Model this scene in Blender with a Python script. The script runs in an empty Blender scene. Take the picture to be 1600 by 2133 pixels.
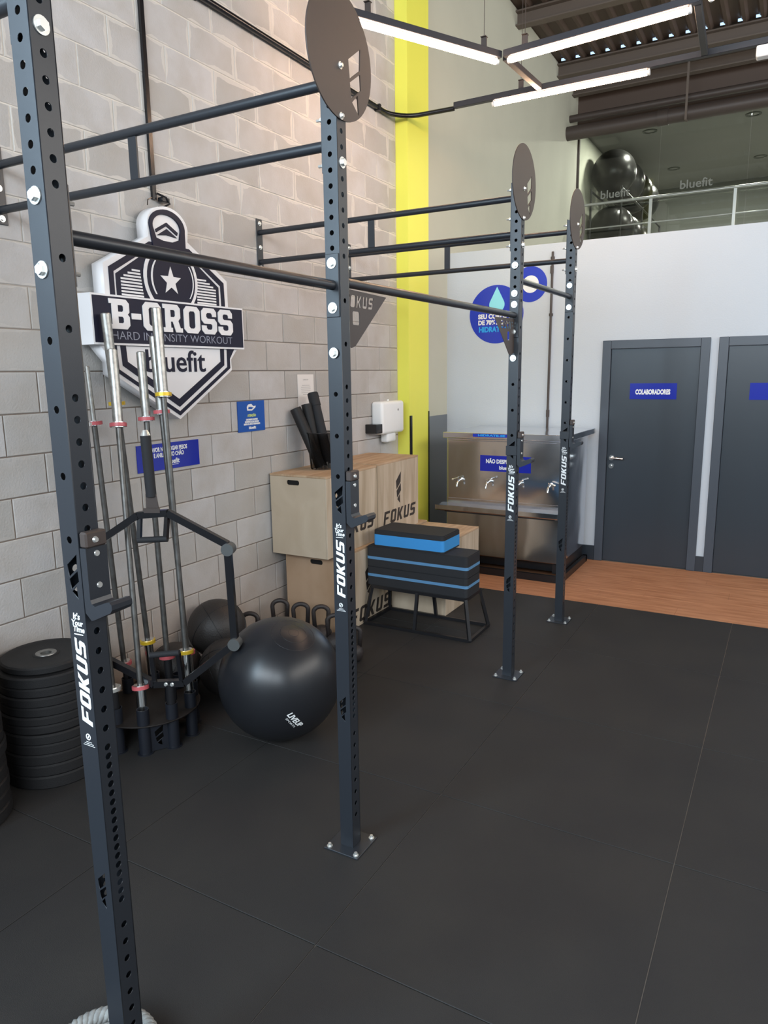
import bpy, bmesh, math, random
from mathutils import Vector, Matrix
random.seed(7)
PI = math.pi
sc = bpy.context.scene

# ------------------------------------------------------------------ camera
cam_d = bpy.data.cameras.new('camera')
cam = bpy.data.objects.new('camera', cam_d)
sc.collection.objects.link(cam)
sc.camera = cam
F = Vector((-0.48206884, 0.855565, -0.18872778))
R = Vector((0.87233472, 0.48874785, -0.01255688))
U = R.cross(F)
cam.matrix_world = Matrix(((R.x, U.x, -F.x, 3.2352), (R.y, U.y, -F.y, 0.0468), (R.z, U.z, -F.z, 1.8635), (0, 0, 0, 1)))
cam_d.sensor_fit = 'VERTICAL'
cam_d.sensor_height = 36.0
cam_d.lens = 36.0 * 1495.67 / 2133.0
cam_d.clip_start = 0.05
cam_d.clip_end = 100

# ------------------------------------------------------------------ world, lights, exposure
world = bpy.data.worlds.new('world')
sc.world = world
world.use_nodes = True
bg = world.node_tree.nodes['Background']
bg.inputs[0].default_value = (0.72, 0.85, 1.0, 1)
bg.inputs[1].default_value = 0.7
sc.view_settings.view_transform = 'Standard'
sc.view_settings.look = 'None'
sc.view_settings.exposure = 0.0
sc.view_settings.gamma = 1.0
sc.view_settings.use_curve_mapping = False


def area(name, loc, rot, sx, sy, power, col):
    d = bpy.data.lights.new(name, 'AREA')
    d.shape = 'RECTANGLE'
    d.size, d.size_y = sx, sy
    d.energy = power
    d.color = col
    o = bpy.data.objects.new(name, d)
    sc.collection.objects.link(o)
    o.location = loc
    o.rotation_euler = rot
    return o


# daylight coming through the tall shop-front glazing behind the camera
area('window_daylight', (3.6, -4.9, 4.5), (PI / 2, 0, 0), 8.0, 2.6, 780, (0.82, 0.92, 1.0))
# daylight through the tall window in the left wall, beside and behind the camera
area('left_window_daylight', (0.04, -2.8, 3.5), (0, -PI / 2, 0), 2.6, 3.8, 580, (0.60, 0.82, 1.0))
# added warm fill on the unseen right side, brightens left wall and upper plaster
area('side_fill', (8.35, 5.5, 4.1), (0, PI / 2, 0), 2.0, 14.0, 450, (1.0, 0.93, 0.85))
# ceiling downlights of the gallery room
for gx, gy in ((.93, 12.9), (.95, 15.4), (2.4, 12.9), (2.4, 15.4), (4.6, 14.1)):
    area('gallery_downlight', (gx, gy, 5.585), (0, 0, 0), .16, .16, 62, (1.0, 1.0, 0.92))

# ------------------------------------------------------------------ materials
MATS = {}


def mat(name, col, rough=0.5, metal=0.0, spec=0.5, noise=None, bump=None, emit=None, coat=0.0):
    """noise=(scale, amount, colour2)  bump=(scale, strength)"""
    if name in MATS:
        return MATS[name]
    m = bpy.data.materials.new(name)
    m.use_nodes = True
    nt = m.node_tree
    b = nt.nodes['Principled BSDF']
    b.inputs['Base Color'].default_value = (*col, 1)
    b.inputs['Roughness'].default_value = rough
    b.inputs['Metallic'].default_value = metal
    b.inputs['Specular IOR Level'].default_value = spec
    b.inputs['Coat Weight'].default_value = coat
    if noise or bump:
        tc = nt.nodes.new('ShaderNodeTexCoord')
        geo = nt.nodes.new('ShaderNodeNewGeometry')
    if noise:
        n = nt.nodes.new('ShaderNodeTexNoise')
        n.inputs['Scale'].default_value = noise[0]
        n.inputs['Detail'].default_value = 5
        nt.links.new(geo.outputs['Position'], n.inputs['Vector'])
        r = nt.nodes.new('ShaderNodeMapRange')
        r.inputs[1].default_value = 0.38
        r.inputs[2].default_value = 0.68
        r.inputs[4].default_value = noise[1]
        nt.links.new(n.outputs[0], r.inputs[0])
        mx = nt.nodes.new('ShaderNodeMix')
        mx.data_type = 'RGBA'
        mx.inputs[6].default_value = (*col, 1)
        mx.inputs[7].default_value = (*noise[2], 1)
        nt.links.new(r.outputs[0], mx.inputs[0])
        nt.links.new(mx.outputs[2], b.inputs['Base Color'])
    if bump:
        n = nt.nodes.new('ShaderNodeTexNoise')
        n.inputs['Scale'].default_value = bump[0]
        n.inputs['Detail'].default_value = 4
        nt.links.new(geo.outputs['Position'], n.inputs['Vector'])
        bp = nt.nodes.new('ShaderNodeBump')
        bp.inputs['Strength'].default_value = bump[1]
        bp.inputs['Distance'].default_value = 0.01
        nt.links.new(n.outputs[0], bp.inputs['Height'])
        nt.links.new(bp.outputs[0], b.inputs['Normal'])
    if emit:
        b.inputs['Emission Color'].default_value = (*emit[0], 1)
        b.inputs['Emission Strength'].default_value = emit[1]
    MATS[name] = m
    return m


M_STEEL = mat('black_powder_coat', (0.020, 0.0235, 0.030), 0.36, 0, 0.55, bump=(600, 0.05))
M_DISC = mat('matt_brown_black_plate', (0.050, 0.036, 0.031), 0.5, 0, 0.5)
M_BLACK = mat('black_paint', (0.012, 0.012, 0.014), 0.35)
M_SOCKET = mat('dark_navy_socket', (0.010, 0.012, 0.018), 0.42)
M_STANDPLATE = mat('dusty_dark_plate', (0.016, 0.013, 0.012), 0.6, 0, .3)
M_CAP = mat('grey_cap', (0.075, 0.08, 0.08), 0.5)
M_GLOSSBLACK = mat('gloss_black', (0.010, 0.010, 0.012), 0.22)
M_ZINC = mat('zinc_bolt', (0.80, 0.81, 0.78), 0.28, 0.75)
M_CHROME = mat('chrome', (0.80, 0.80, 0.78), 0.16, 1.0)
M_BARSTEEL = mat('worn_bar_steel', (0.42, 0.42, 0.40), 0.36, 0.9, noise=(40, .6, (.22, .2, .18)))
M_SHAFT = mat('dull_bar_shaft', (0.15, 0.148, 0.142), 0.42, 0.8, noise=(25, .7, (.08, .075, .07)))
M_RED = mat('red_collar', (0.52, 0.10, 0.115), 0.4)
M_YELLOW = mat('yellow_collar', (0.72, 0.48, 0.03), 0.3, 0.3)
M_RUBBER = mat('black_rubber', (0.014, 0.014, 0.015), 0.55, 0, 0.35, bump=(250, .15))
M_FOAM = mat('black_foam', (0.022, 0.023, 0.026), 0.7, 0, 0.3, bump=(300, .12))
M_FOAMBLUE = mat('blue_foam', (0.045, 0.27, 0.62), 0.7, 0, 0.3)
M_FOAMBLUE2 = mat('greyish_blue_foam', (0.10, 0.24, 0.42), 0.75, 0, 0.3)
M_FARBALL = mat('gallery_ball_rubber', (0.008, 0.008, 0.008), 0.28, 0, 0.3)
M_BALL = mat('gym_ball_rubber', (0.014, 0.015, 0.018), 0.33, 0, 0.5)
M_LEATHER = mat('wall_ball_vinyl', (0.022, 0.019, 0.018), 0.5, 0, 0.5, bump=(120, .2))
M_IRON = mat('cast_iron', (0.030, 0.024, 0.023), 0.5, 0, 0.5, bump=(150, .3))
M_WHITE = mat('white_print', (0.86, 0.88, 0.88), 0.5)
M_SIGNWHITE = mat('sign_white', (0.86, 0.86, 0.88), 0.35)
M_SIGNDARK = mat('sign_navy_black', (0.012, 0.013, 0.032), 0.5, 0, 0.25)
M_SIGNGREY = mat('sign_grey_letter', (0.28, 0.30, 0.38), 0.4)
M_BLUE = mat('sign_blue', (0.010, 0.022, 0.36), 0.15)
M_BLUE2 = mat('sign_mid_blue', (0.010, 0.09, 0.42), 0.4)
M_ROUNDBLUE = mat('round_sign_blue', (0.018, 0.045, 0.50), 0.25)
M_CYAN = mat('cyan_print', (0.02, 0.38, 0.85), 0.4)
M_LIGHTCYAN = mat('light_cyan_print', (0.30, 0.80, 0.92), 0.4)
M_PALEYEL = mat('pale_yellow_print', (0.60, 0.72, 0.20), 0.5)
M_PAPER = mat('paper', (0.78, 0.76, 0.74), 0.7)
M_GREYPRINT = mat('grey_print', (0.35, 0.34, 0.34), 0.7)
M_WHITEPLASTIC = mat('white_plastic', (0.88, 0.90, 0.90), 0.3)
M_STENCIL = mat('burnt_stencil', (0.030, 0.022, 0.018), 0.7)
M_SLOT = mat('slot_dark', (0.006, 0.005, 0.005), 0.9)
M_YELLOWWALL = mat('yellow_green_paint', (0.83, 0.84, 0.12), 0.55, noise=(3, .3, (.78, .80, .10)))
M_PLASTER = mat('grey_plaster', (0.56, 0.57, 0.48), 0.8, 0, .3, noise=(1.5, .5, (.50, .51, .43)), bump=(60, .08))
M_BACKWALL = mat('pale_grey_wall_paint', (0.565, 0.62, 0.675), 0.7, 0, .3, bump=(70, .12))
M_SIDEWALL = mat('side_wall_paint', (0.42, 0.42, 0.42), 0.8)
M_DOOR = mat('slate_door_laminate', (0.028, 0.037, 0.048), 0.32, 0, 0.5)
M_DOORFRAME = mat('slate_door_frame', (0.055, 0.068, 0.088), 0.38)
M_PANELGREY = mat('grey_sheet', (0.20, 0.225, 0.25), 0.3, 0.3)
M_CEIL = mat('dark_brown_roof', (0.085, 0.058, 0.045), 0.6)
M_BEAM = mat('roof_purlin', (0.125, 0.100, 0.083), 0.7)
M_DUCT = mat('dark_duct', (0.060, 0.046, 0.040), 0.5)
M_CHANNEL = mat('light_channel', (0.030, 0.033, 0.042), 0.35)
M_RAIL = mat('rail_steel', (0.45, 0.47, 0.44), 0.35, 0.6)
M_MEZZ = mat('mezzanine_plaster', (0.36, 0.365, 0.335), 0.8)
M_MEZZCEIL = mat('mezzanine_ceiling', (0.22, 0.22, 0.21), 0.7)
M_MEZZDARK = mat('mezzanine_rear', (0.10, 0.105, 0.095), 0.8)
M_GLASSTEXT = mat('glass_lettering', (0.22, 0.23, 0.21), 0.6)
M_TUBE = mat('lamp_tube', (1, 0.9, 0.8), 0.5, emit=((1.0, 0.63, 0.40), 62))
M_GAP = mat('roof_gap_daylight', (0.5, 0.7, 1), 0.5, emit=((0.45, 0.68, 1.0), 1.3))
M_ROPE = mat('pale_rope', (0.30, 0.31, 0.30), 0.8, noise=(60, .6, (.17, .17, .17)))
M_CLEAR = None


def stainless():
    m = mat('stainless_steel', (0.70, 0.72, 0.76), 0.15, 1.0)
    nt = m.node_tree
    b = nt.nodes['Principled BSDF']
    geo = nt.nodes.new('ShaderNodeNewGeometry')
    n = nt.nodes.new('ShaderNodeTexNoise')
    n.inputs['Scale'].default_value = 2.2
    n.inputs['Detail'].default_value = 1
    bp = nt.nodes.new('ShaderNodeBump')
    bp.inputs['Strength'].default_value = 0.5
    bp.inputs['Distance'].default_value = 0.03
    nt.links.new(geo.outputs['Position'], n.inputs['Vector'])
    nt.links.new(n.outputs[0], bp.inputs['Height'])
    nt.links.new(bp.outputs[0], b.inputs['Normal'])
    return m


M_STAIN = stainless()


def glass(name, tint, gloss_rough=0.02, fac=0.10):
    m = bpy.data.materials.new(name)
    m.use_nodes = True
    nt = m.node_tree
    for n in list(nt.nodes):
        nt.nodes.remove(n)
    out = nt.nodes.new('ShaderNodeOutputMaterial')
    tr = nt.nodes.new('ShaderNodeBsdfTransparent')
    tr.inputs[0].default_value = (*tint, 1)
    gl = nt.nodes.new('ShaderNodeBsdfGlossy')
    gl.inputs['Roughness'].default_value = gloss_rough
    mx = nt.nodes.new('ShaderNodeMixShader')
    lw = nt.nodes.new('ShaderNodeLayerWeight')
    lw.inputs[0].default_value = 0.15
    ad = nt.nodes.new('ShaderNodeMath')
    ad.operation = 'ADD'
    ad.inputs[1].default_value = fac
    nt.links.new(lw.outputs['Fresnel'], ad.inputs[0])
    nt.links.new(ad.outputs[0], mx.inputs[0])
    nt.links.new(tr.outputs[0], mx.inputs[1])
    nt.links.new(gl.outputs[0], mx.inputs[2])
    nt.links.new(mx.outputs[0], out.inputs[0])
    return m


M_GLASS = glass('partition_glass', (0.85, 0.865, 0.83), 0.02, 0.03)
M_SMOKE = glass('smoky_plastic', (0.60, 0.60, 0.60), 0.08, 0.0)


def plywood(name, c1, c2, axis):
    m = bpy.data.materials.new(name)
    m.use_nodes = True
    nt = m.node_tree
    b = nt.nodes['Principled BSDF']
    b.inputs['Roughness'].default_value = 0.6
    b.inputs['Specular IOR Level'].default_value = 0.3
    geo = nt.nodes.new('ShaderNodeNewGeometry')
    mp = nt.nodes.new('ShaderNodeMapping')
    mp.inputs['Scale'].default_value = axis
    n = nt.nodes.new('ShaderNodeTexNoise')
    n.inputs['Scale'].default_value = 1.0
    n.inputs['Detail'].default_value = 7
    n.inputs['Distortion'].default_value = 0.6
    nt.links.new(geo.outputs['Position'], mp.inputs[0])
    nt.links.new(mp.outputs[0], n.inputs['Vector'])
    cr = nt.nodes.new('ShaderNodeValToRGB')
    cr.color_ramp.elements[0].position = 0.33
    cr.color_ramp.elements[0].color = (*c1, 1)
    cr.color_ramp.elements[1].position = 0.66
    cr.color_ramp.elements[1].color = (*c2, 1)
    nt.links.new(n.outputs[0], cr.inputs[0])
    nt.links.new(cr.outputs[0], b.inputs['Base Color'])
    MATS[name] = m
    return m


M_PLY = plywood('plywood_pale', (0.42, 0.33, 0.23), (0.60, 0.50, 0.385), (14, 14, 1.6))
M_PLYTOP = plywood('plywood_top', (0.40, 0.26, 0.15), (0.56, 0.40, 0.26), (22, 2.5, 2))
M_PLYFRONT = plywood('plywood_front', (0.50, 0.40, 0.29), (0.58, 0.48, 0.36), (4, 4, 3))
M_PLYBROWN = plywood('plywood_brown', (0.40, 0.26, 0.16), (0.47, 0.32, 0.21), (4, 4, 3))
M_PLYEDGE = mat('burnt_ply_edge', (0.20, 0.11, 0.055), 0.7)
M_PLANK = plywood('laminate_plank', (0.36, 0.155, 0.075), (0.50, 0.245, 0.13), (3, 26, 1))


def concrete_block():
    m = bpy.data.materials.new('concrete_block')
    m.use_nodes = True
    nt = m.node_tree
    L = nt.links.new
    b = nt.nodes['Principled BSDF']
    b.inputs['Roughness'].default_value = 0.85
    b.inputs['Specular IOR Level'].default_value = 0.25
    geo = nt.nodes.new('ShaderNodeNewGeometry')
    sep = nt.nodes.new('ShaderNodeSeparateXYZ')
    L(geo.outputs['Position'], sep.inputs[0])
    oi = nt.nodes.new('ShaderNodeObjectInfo')
    cr = nt.nodes.new('ShaderNodeValToRGB')
    cr.color_ramp.elements[0].color = (0.420, 0.412, 0.398, 1)
    cr.color_ramp.elements[1].color = (0.545, 0.540, 0.545, 1)
    e = cr.color_ramp.elements.new(0.5)
    e.color = (0.485, 0.475, 0.468, 1)
    L(oi.outputs['Random'], cr.inputs[0])
    n1 = nt.nodes.new('ShaderNodeTexNoise')
    n1.inputs['Scale'].default_value = 5
    n1.inputs['Detail'].default_value = 6
    L(geo.outputs['Position'], n1.inputs['Vector'])
    mr = nt.nodes.new('ShaderNodeMapRange')
    mr.inputs[1].default_value = 0.40
    mr.inputs[2].default_value = 0.75
    mr.inputs[4].default_value = 0.65
    L(n1.outputs[0], mr.inputs[0])
    mx = nt.nodes.new('ShaderNodeMix')
    mx.data_type = 'RGBA'
    L(mr.outputs[0], mx.inputs[0])
    L(cr.outputs[0], mx.inputs[6])
    mx.inputs[7].default_value = (0.40, 0.372, 0.335, 1)
    # mortar smears near the edges of the faces
    tc = nt.nodes.new('ShaderNodeTexCoord')
    s2 = nt.nodes.new('ShaderNodeSeparateXYZ')
    L(tc.outputs['Generated'], s2.inputs[0])

    def edge(sock, k):
        a = nt.nodes.new('ShaderNodeMath'); a.operation = 'SUBTRACT'; a.inputs[1].default_value = 0.5
        L(sock, a.inputs[0])
        c = nt.nodes.new('ShaderNodeMath'); c.operation = 'ABSOLUTE'
        L(a.outputs[0], c.inputs[0])
        d = nt.nodes.new('ShaderNodeMath'); d.operation = 'SUBTRACT'; d.inputs[0].default_value = 0.5
        L(c.outputs[0], d.inputs[1])
        f = nt.nodes.new('ShaderNodeMath'); f.operation = 'MULTIPLY'; f.inputs[1].default_value = k
        L(d.outputs[0], f.inputs[0])
        return f.outputs[0]
    ey, ez = edge(s2.outputs[1], 0.4), edge(s2.outputs[2], 0.2)
    mn = nt.nodes.new('ShaderNodeMath'); mn.operation = 'MINIMUM'
    L(ey, mn.inputs[0]); L(ez, mn.inputs[1])
    n2 = nt.nodes.new('ShaderNodeTexNoise')
    n2.inputs['Scale'].default_value = 4.5
    n2.inputs['Detail'].default_value = 3
    L(geo.outputs['Position'], n2.inputs['Vector'])
    th = nt.nodes.new('ShaderNodeMapRange')      # width of the smear
    th.inputs[1].default_value = 0.42; th.inputs[2].default_value = 0.72
    th.inputs[3].default_value = 0.002; th.inputs[4].default_value = 0.034
    L(n2.outputs[0], th.inputs[0])
    lt = nt.nodes.new('ShaderNodeMath'); lt.operation = 'LESS_THAN'
    L(mn.outputs[0], lt.inputs[0]); L(th.outputs[0], lt.inputs[1])
    hz = nt.nodes.new('ShaderNodeMapRange')      # only the unpointed upper courses are smeared
    hz.inputs[1].default_value = 2.0; hz.inputs[2].default_value = 2.8; hz.inputs[3].default_value = 0.12; hz.inputs[4].default_value = 0.7
    L(sep.outputs[2], hz.inputs[0])
    ml = nt.nodes.new('ShaderNodeMath'); ml.operation = 'MULTIPLY'
    L(lt.outputs[0], ml.inputs[0]); L(hz.outputs[0], ml.inputs[1])
    mx2 = nt.nodes.new('ShaderNodeMix'); mx2.data_type = 'RGBA'
    L(ml.outputs[0], mx2.inputs[0]); L(mx.outputs[2], mx2.inputs[6])
    mx2.inputs[7].default_value = (0.64, 0.615, 0.575, 1)
    # earthy stain on the lowest courses
    n3 = nt.nodes.new('ShaderNodeTexNoise'); n3.inputs['Scale'].default_value = 2.2; n3.inputs['Detail'].default_value = 4
    L(geo.outputs['Position'], n3.inputs['Vector'])
    st = nt.nodes.new('ShaderNodeMapRange')
    st.inputs[1].default_value = 0.75; st.inputs[2].default_value = 0.1; st.inputs[3].default_value = 0; st.inputs[4].default_value = 1.3
    L(sep.outputs[2], st.inputs[0])
    s3 = nt.nodes.new('ShaderNodeMath'); s3.operation = 'MULTIPLY'
    L(st.outputs[0], s3.inputs[0]); L(n3.outputs[0], s3.inputs[1])
    mx3 = nt.nodes.new('ShaderNodeMix'); mx3.data_type = 'RGBA'
    L(s3.outputs[0], mx3.inputs[0]); L(mx2.outputs[2], mx3.inputs[6])
    mx3.inputs[7].default_value = (0.30, 0.20, 0.13, 1)
    L(mx3.outputs[2], b.inputs['Base Color'])
    bp = nt.nodes.new('ShaderNodeBump')
    bp.inputs['Strength'].default_value = 0.25; bp.inputs['Distance'].default_value = 0.01
    n4 = nt.nodes.new('ShaderNodeTexNoise'); n4.inputs['Scale'].default_value = 90; n4.inputs['Detail'].default_value = 4
    L(geo.outputs['Position'], n4.inputs['Vector'])
    L(n4.outputs[0], bp.inputs['Height']); L(bp.outputs[0], b.inputs['Normal'])
    return m


M_BLOCK = concrete_block()


def mortar():
    m = mat('mortar', (0.2, 0.2, 0.2), 0.9, 0, .2)
    nt = m.node_tree
    b = nt.nodes['Principled BSDF']
    geo = nt.nodes.new('ShaderNodeNewGeometry')
    sep = nt.nodes.new('ShaderNodeSeparateXYZ')
    nt.links.new(geo.outputs['Position'], sep.inputs[0])
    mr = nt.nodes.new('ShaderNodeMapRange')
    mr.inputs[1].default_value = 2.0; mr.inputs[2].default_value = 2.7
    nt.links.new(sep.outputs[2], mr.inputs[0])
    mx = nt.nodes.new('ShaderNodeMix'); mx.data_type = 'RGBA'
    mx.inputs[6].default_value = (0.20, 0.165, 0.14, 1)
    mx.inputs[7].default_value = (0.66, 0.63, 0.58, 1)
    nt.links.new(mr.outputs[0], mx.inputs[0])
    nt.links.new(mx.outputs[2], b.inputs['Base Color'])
    return m


M_MORTAR = mortar()


def floor_rubber():
    m = mat('speckled_rubber_mat', (0.026, 0.025, 0.025), 0.62, 0, 0.3, noise=(2.5, .7, (.034, .032, .030)), bump=(350, .25))
    return m


M_MAT = floor_rubber()
M_SEAM = mat('mat_seam_dust', (0.32, 0.285, 0.25), 0.9)


def striped_blob():   # camouflage-like print of the smoky basket: chips and patches
    m = mat('white_patch', (0.42, 0.42, 0.40), 0.5)
    return m


M_PATCH = striped_blob()

# ------------------------------------------------------------------ mesh helpers
COL = sc.collection


class MB:
    def __init__(self):
        self.bm = bmesh.new()

    def box(self, x0, x1, y0, y1, z0, z1, bevel=0, seg=1, mtx=None):
        g = bmesh.ops.create_cube(self.bm, size=1.0)
        vs = g['verts']
        for v in vs:
            v.co = Vector(((x0 + x1) / 2 + v.co.x * (x1 - x0), (y0 + y1) / 2 + v.co.y * (y1 - y0), (z0 + z1) / 2 + v.co.z * (z1 - z0)))
        if bevel:
            es = list({e for v in vs for e in v.link_edges})
            r = bmesh.ops.bevel(self.bm, geom=es, offset=bevel, segments=seg, profile=0.5, affect='EDGES')
            vs = list({v for f in r['faces'] for v in f.verts} | {v for v in vs if v.is_valid})
        if mtx:
            for v in vs:
                v.co = mtx @ v.co
        return self

    def cyl(self, a, b, r1, r2=None, seg=16, cap=True):
        a, b = Vector(a), Vector(b)
        d = b - a
        if r2 is None:
            r2 = r1
        g = bmesh.ops.create_cone(self.bm, cap_ends=cap, cap_tris=False, segments=seg, radius1=r1, radius2=r2, depth=d.length)
        mt = Matrix.Translation((a + b) / 2) @ d.to_track_quat('Z', 'Y').to_matrix().to_4x4()
        for v in g['verts']:
            v.co = mt @ v.co
        return self

    def sphere(self, c, r, u=24, v=14, sz=1.0):
        g = bmesh.ops.create_uvsphere(self.bm, u_segments=u, v_segments=v, radius=r)
        for w in g['verts']:
            w.co = Vector((c[0] + w.co.x, c[1] + w.co.y, c[2] + w.co.z * sz))
        return self

    def tube(self, pts, r, seg=10, closed=False):
        pts = [Vector(p) for p in pts]
        n = len(pts)
        rings = []
        prev = None
        for i, p in enumerate(pts):
            if closed:
                t = (pts[(i + 1) % n] - pts[i - 1]).normalized()
            else:
                t = (pts[min(i + 1, n - 1)] - pts[max(i - 1, 0)]).normalized()
            if prev is None:
                q = t.orthogonal().normalized()
            else:
                q = (prev - t * prev.dot(t)).normalized()
            prev = q
            w = t.cross(q)
            rings.append([self.bm.verts.new(p + (q * math.cos(2 * PI * k / seg) + w * math.sin(2 * PI * k / seg)) * r) for k in range(seg)])
        m = n if closed else n - 1
        for i in range(m):
            a, b = rings[i], rings[(i + 1) % n]
            for k in range(seg):
                self.bm.faces.new((a[k], a[(k + 1) % seg], b[(k + 1) % seg], b[k]))
        if not closed:
            self.bm.faces.new(rings[0][::-1])
            self.bm.faces.new(rings[-1])
        return self

    def lathe(self, prof, c, seg=32, axis='Z'):
        rings = []
        for (r, z) in prof:
            rings.append([self.bm.verts.new((c[0] + r * math.cos(2 * PI * k / seg), c[1] + r * math.sin(2 * PI * k / seg), c[2] + z)) for k in range(seg)])
        for i in range(len(prof) - 1):
            a, b = rings[i], rings[i + 1]
            for k in range(seg):
                self.bm.faces.new((a[k], a[(k + 1) % seg], b[(k + 1) % seg], b[k]))
        return self

    def prism(self, poly, o, u, v, d0, d1):
        """polygon (a,b) in plane o + a*u + b*v, extruded along u x v from d0 to d1"""
        o, u, v = Vector(o), Vector(u), Vector(v)
        n = u.cross(v)
        lo = [self.bm.verts.new(o + u * a + v * b + n * d0) for a, b in poly]
        hi = [self.bm.verts.new(o + u * a + v * b + n * d1) for a, b in poly]
        self.bm.faces.new(hi)
        self.bm.faces.new(lo[::-1])
        k = len(poly)
        for i in range(k):
            self.bm.faces.new((lo[i], lo[(i + 1) % k], hi[(i + 1) % k], hi[i]))
        return self

    def plate(self, loops, o, u, v, t, d0=0.0):
        """flat plate with holes; loops are outlines and holes, thickness t from d0"""
        cu = bpy.data.curves.new('c', 'CURVE')
        cu.dimensions = '2D'
        cu.fill_mode = 'BOTH'
        cu.extrude = t / 2
        for lp in loops:
            s = cu.splines.new('POLY')
            s.points.add(len(lp) - 1)
            for i, (a, b) in enumerate(lp):
                s.points[i].co = (a, b, 0, 1)
            s.use_cyclic_u = True
        ob = bpy.data.objects.new('c', cu)
        me = bpy.data.meshes.new_from_object(ob)
        self._add(me, o, u, v, t / 2 + d0)
        bpy.data.objects.remove(ob)
        bpy.data.curves.remove(cu)
        return self

    def text(self, s, size, o, u, v, t=0.0006, d0=0.0, shear=0.0, bold=0.0, ax='CENTER', width=None, wrap=None):
        cu = bpy.data.curves.new('t', 'FONT')
        cu.body = s
        cu.size = size
        cu.extrude = t / 2
        cu.shear = shear
        cu.offset = bold
        cu.align_x = ax
        cu.align_y = 'CENTER'
        cu.resolution_u = 3
        ob = bpy.data.objects.new('t', cu)
        me = bpy.data.meshes.new_from_object(ob)
        if width and len(me.vertices):
            xs = [w.co.x for w in me.vertices]
            k = width / (max(xs) - min(xs))
            for w in me.vertices:
                w.co.x *= k
        self._add(me, o, u, v, t / 2 + d0, wrap)
        bpy.data.objects.remove(ob)
        bpy.data.curves.remove(cu)
        return self

    def _add(self, me, o, u, v, d, wrap=None):
        o, u, v = Vector(o), Vector(u).normalized(), Vector(v).normalized()
        n = u.cross(v)
        k = len(self.bm.verts)
        self.bm.from_mesh(me)
        self.bm.verts.ensure_lookup_table()
        for i in range(k, len(self.bm.verts)):
            w = self.bm.verts[i]
            p = o + u * w.co.x + v * w.co.y + n * (w.co.z + d)
            if wrap:
                c, r = wrap
                p = Vector(c) + (p - Vector(c)).normalized() * (r + w.co.z + d)
            w.co = p
        bpy.data.meshes.remove(me)

    def letters(self, word, size, o, u, v, t=0.0006, d0=0.0, shear=0.0, gap=0.12, font=None, center=True, wx=1.0):
        """own angular alphabet"""
        font = font or ANG
        adv = [font[c][0] * wx for c in word]
        tot = sum(adv) + gap * (len(word) - 1)
        x = -tot / 2 if center else 0
        for c, w in zip(word, adv):
            loops = [[((x + a * wx + shear * b) * size, (b - .5) * size) for a, b in lp] for lp in font[c][1]]
            self.plate(loops, o, u, v, t, d0)
            x += w + gap
        return self

    def mesh(self, name, smooth=None):
        bmesh.ops.remove_doubles(self.bm, verts=self.bm.verts, dist=1e-6)
        me = bpy.data.meshes.new(name)
        self.bm.to_mesh(me)
        self.bm.free()
        if smooth:
            me.shade_smooth()
            if smooth is not True:
                try:
                    me.set_sharp_from_angle(angle=math.radians(smooth))
                except Exception:
                    pass
        return me

    def build(self, name, m, parent=None, smooth=None, **kw):
        me = self.mesh(name, smooth)
        ms = m if isinstance(m, (list, tuple)) else [m]
        for k in ms:
            me.materials.append(k)
        o = bpy.data.objects.new(name, me)
        COL.objects.link(o)
        if parent:
            o.parent = parent
            o.matrix_parent_inverse = pinv(parent)
        for k, w in kw.items():
            o[k] = w
        return o


class Multi:
    """several alike pieces, each built as an object of its own"""
    def __init__(self):
        self.l = []

    def new(self):
        self.l.append(MB())
        return self.l[-1]

    def build(self, name, m, parent=None, smooth=None):
        return [k.build(name, m, parent, smooth) for k in self.l]


def wm(o):
    m = Matrix.LocRotScale(o.location, o.rotation_euler, o.scale)
    if o.parent:
        m = wm(o.parent) @ o.matrix_parent_inverse @ m
    return m


def pinv(p):
    return wm(p).inverted()


def thing(name, loc, label, cat, group=None):
    o = bpy.data.objects.new(name, None)
    o.empty_display_size = 0.05
    COL.objects.link(o)
    o.location = loc
    o['label'] = label
    o['category'] = cat
    if group:
        o['group'] = group
    return o


def tag(o, label, cat, group=None):
    o['label'] = label
    o['category'] = cat
    if group:
        o['group'] = group
    return o


def kids(o, allobs):
    return [c for c in allobs if c.parent == o]


def dup(root, delta, label, group=None):
    """copy a thing with its parts and sub-parts, moved by delta"""
    allobs = list(bpy.data.objects)
    r = root.copy()
    COL.objects.link(r)
    r.location = Vector(root.location) + Vector(delta)
    r['label'] = label
    if group:
        r['group'] = group
    for ch in kids(root, allobs):
        c = ch.copy()
        COL.objects.link(c)
        c.parent = r
        for g in kids(ch, allobs):
            d = g.copy()
            COL.objects.link(d)
            d.parent = c
    return r


def circ(x, y, r, n=12):
    return [(x + r * math.cos(2 * PI * k / n), y + r * math.sin(2 * PI * k / n)) for k in range(n)]


def rrect(x0, x1, y0, y1, r, n=4):
    pts = []
    for cx, cy, a0 in ((x1 - r, y1 - r, 0), (x0 + r, y1 - r, 90), (x0 + r, y0 + r, 180), (x1 - r, y0 + r, 270)):
        for k in range(n + 1):
            a = math.radians(a0 + 90 * k / n)
            pts.append((cx + r * math.cos(a), cy + r * math.sin(a)))
    return pts


X, Y, Z = (1, 0, 0), (0, 1, 0), (0, 0, 1)
NX, NY, NZ = (-1, 0, 0), (0, -1, 0), (0, 0, -1)

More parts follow.
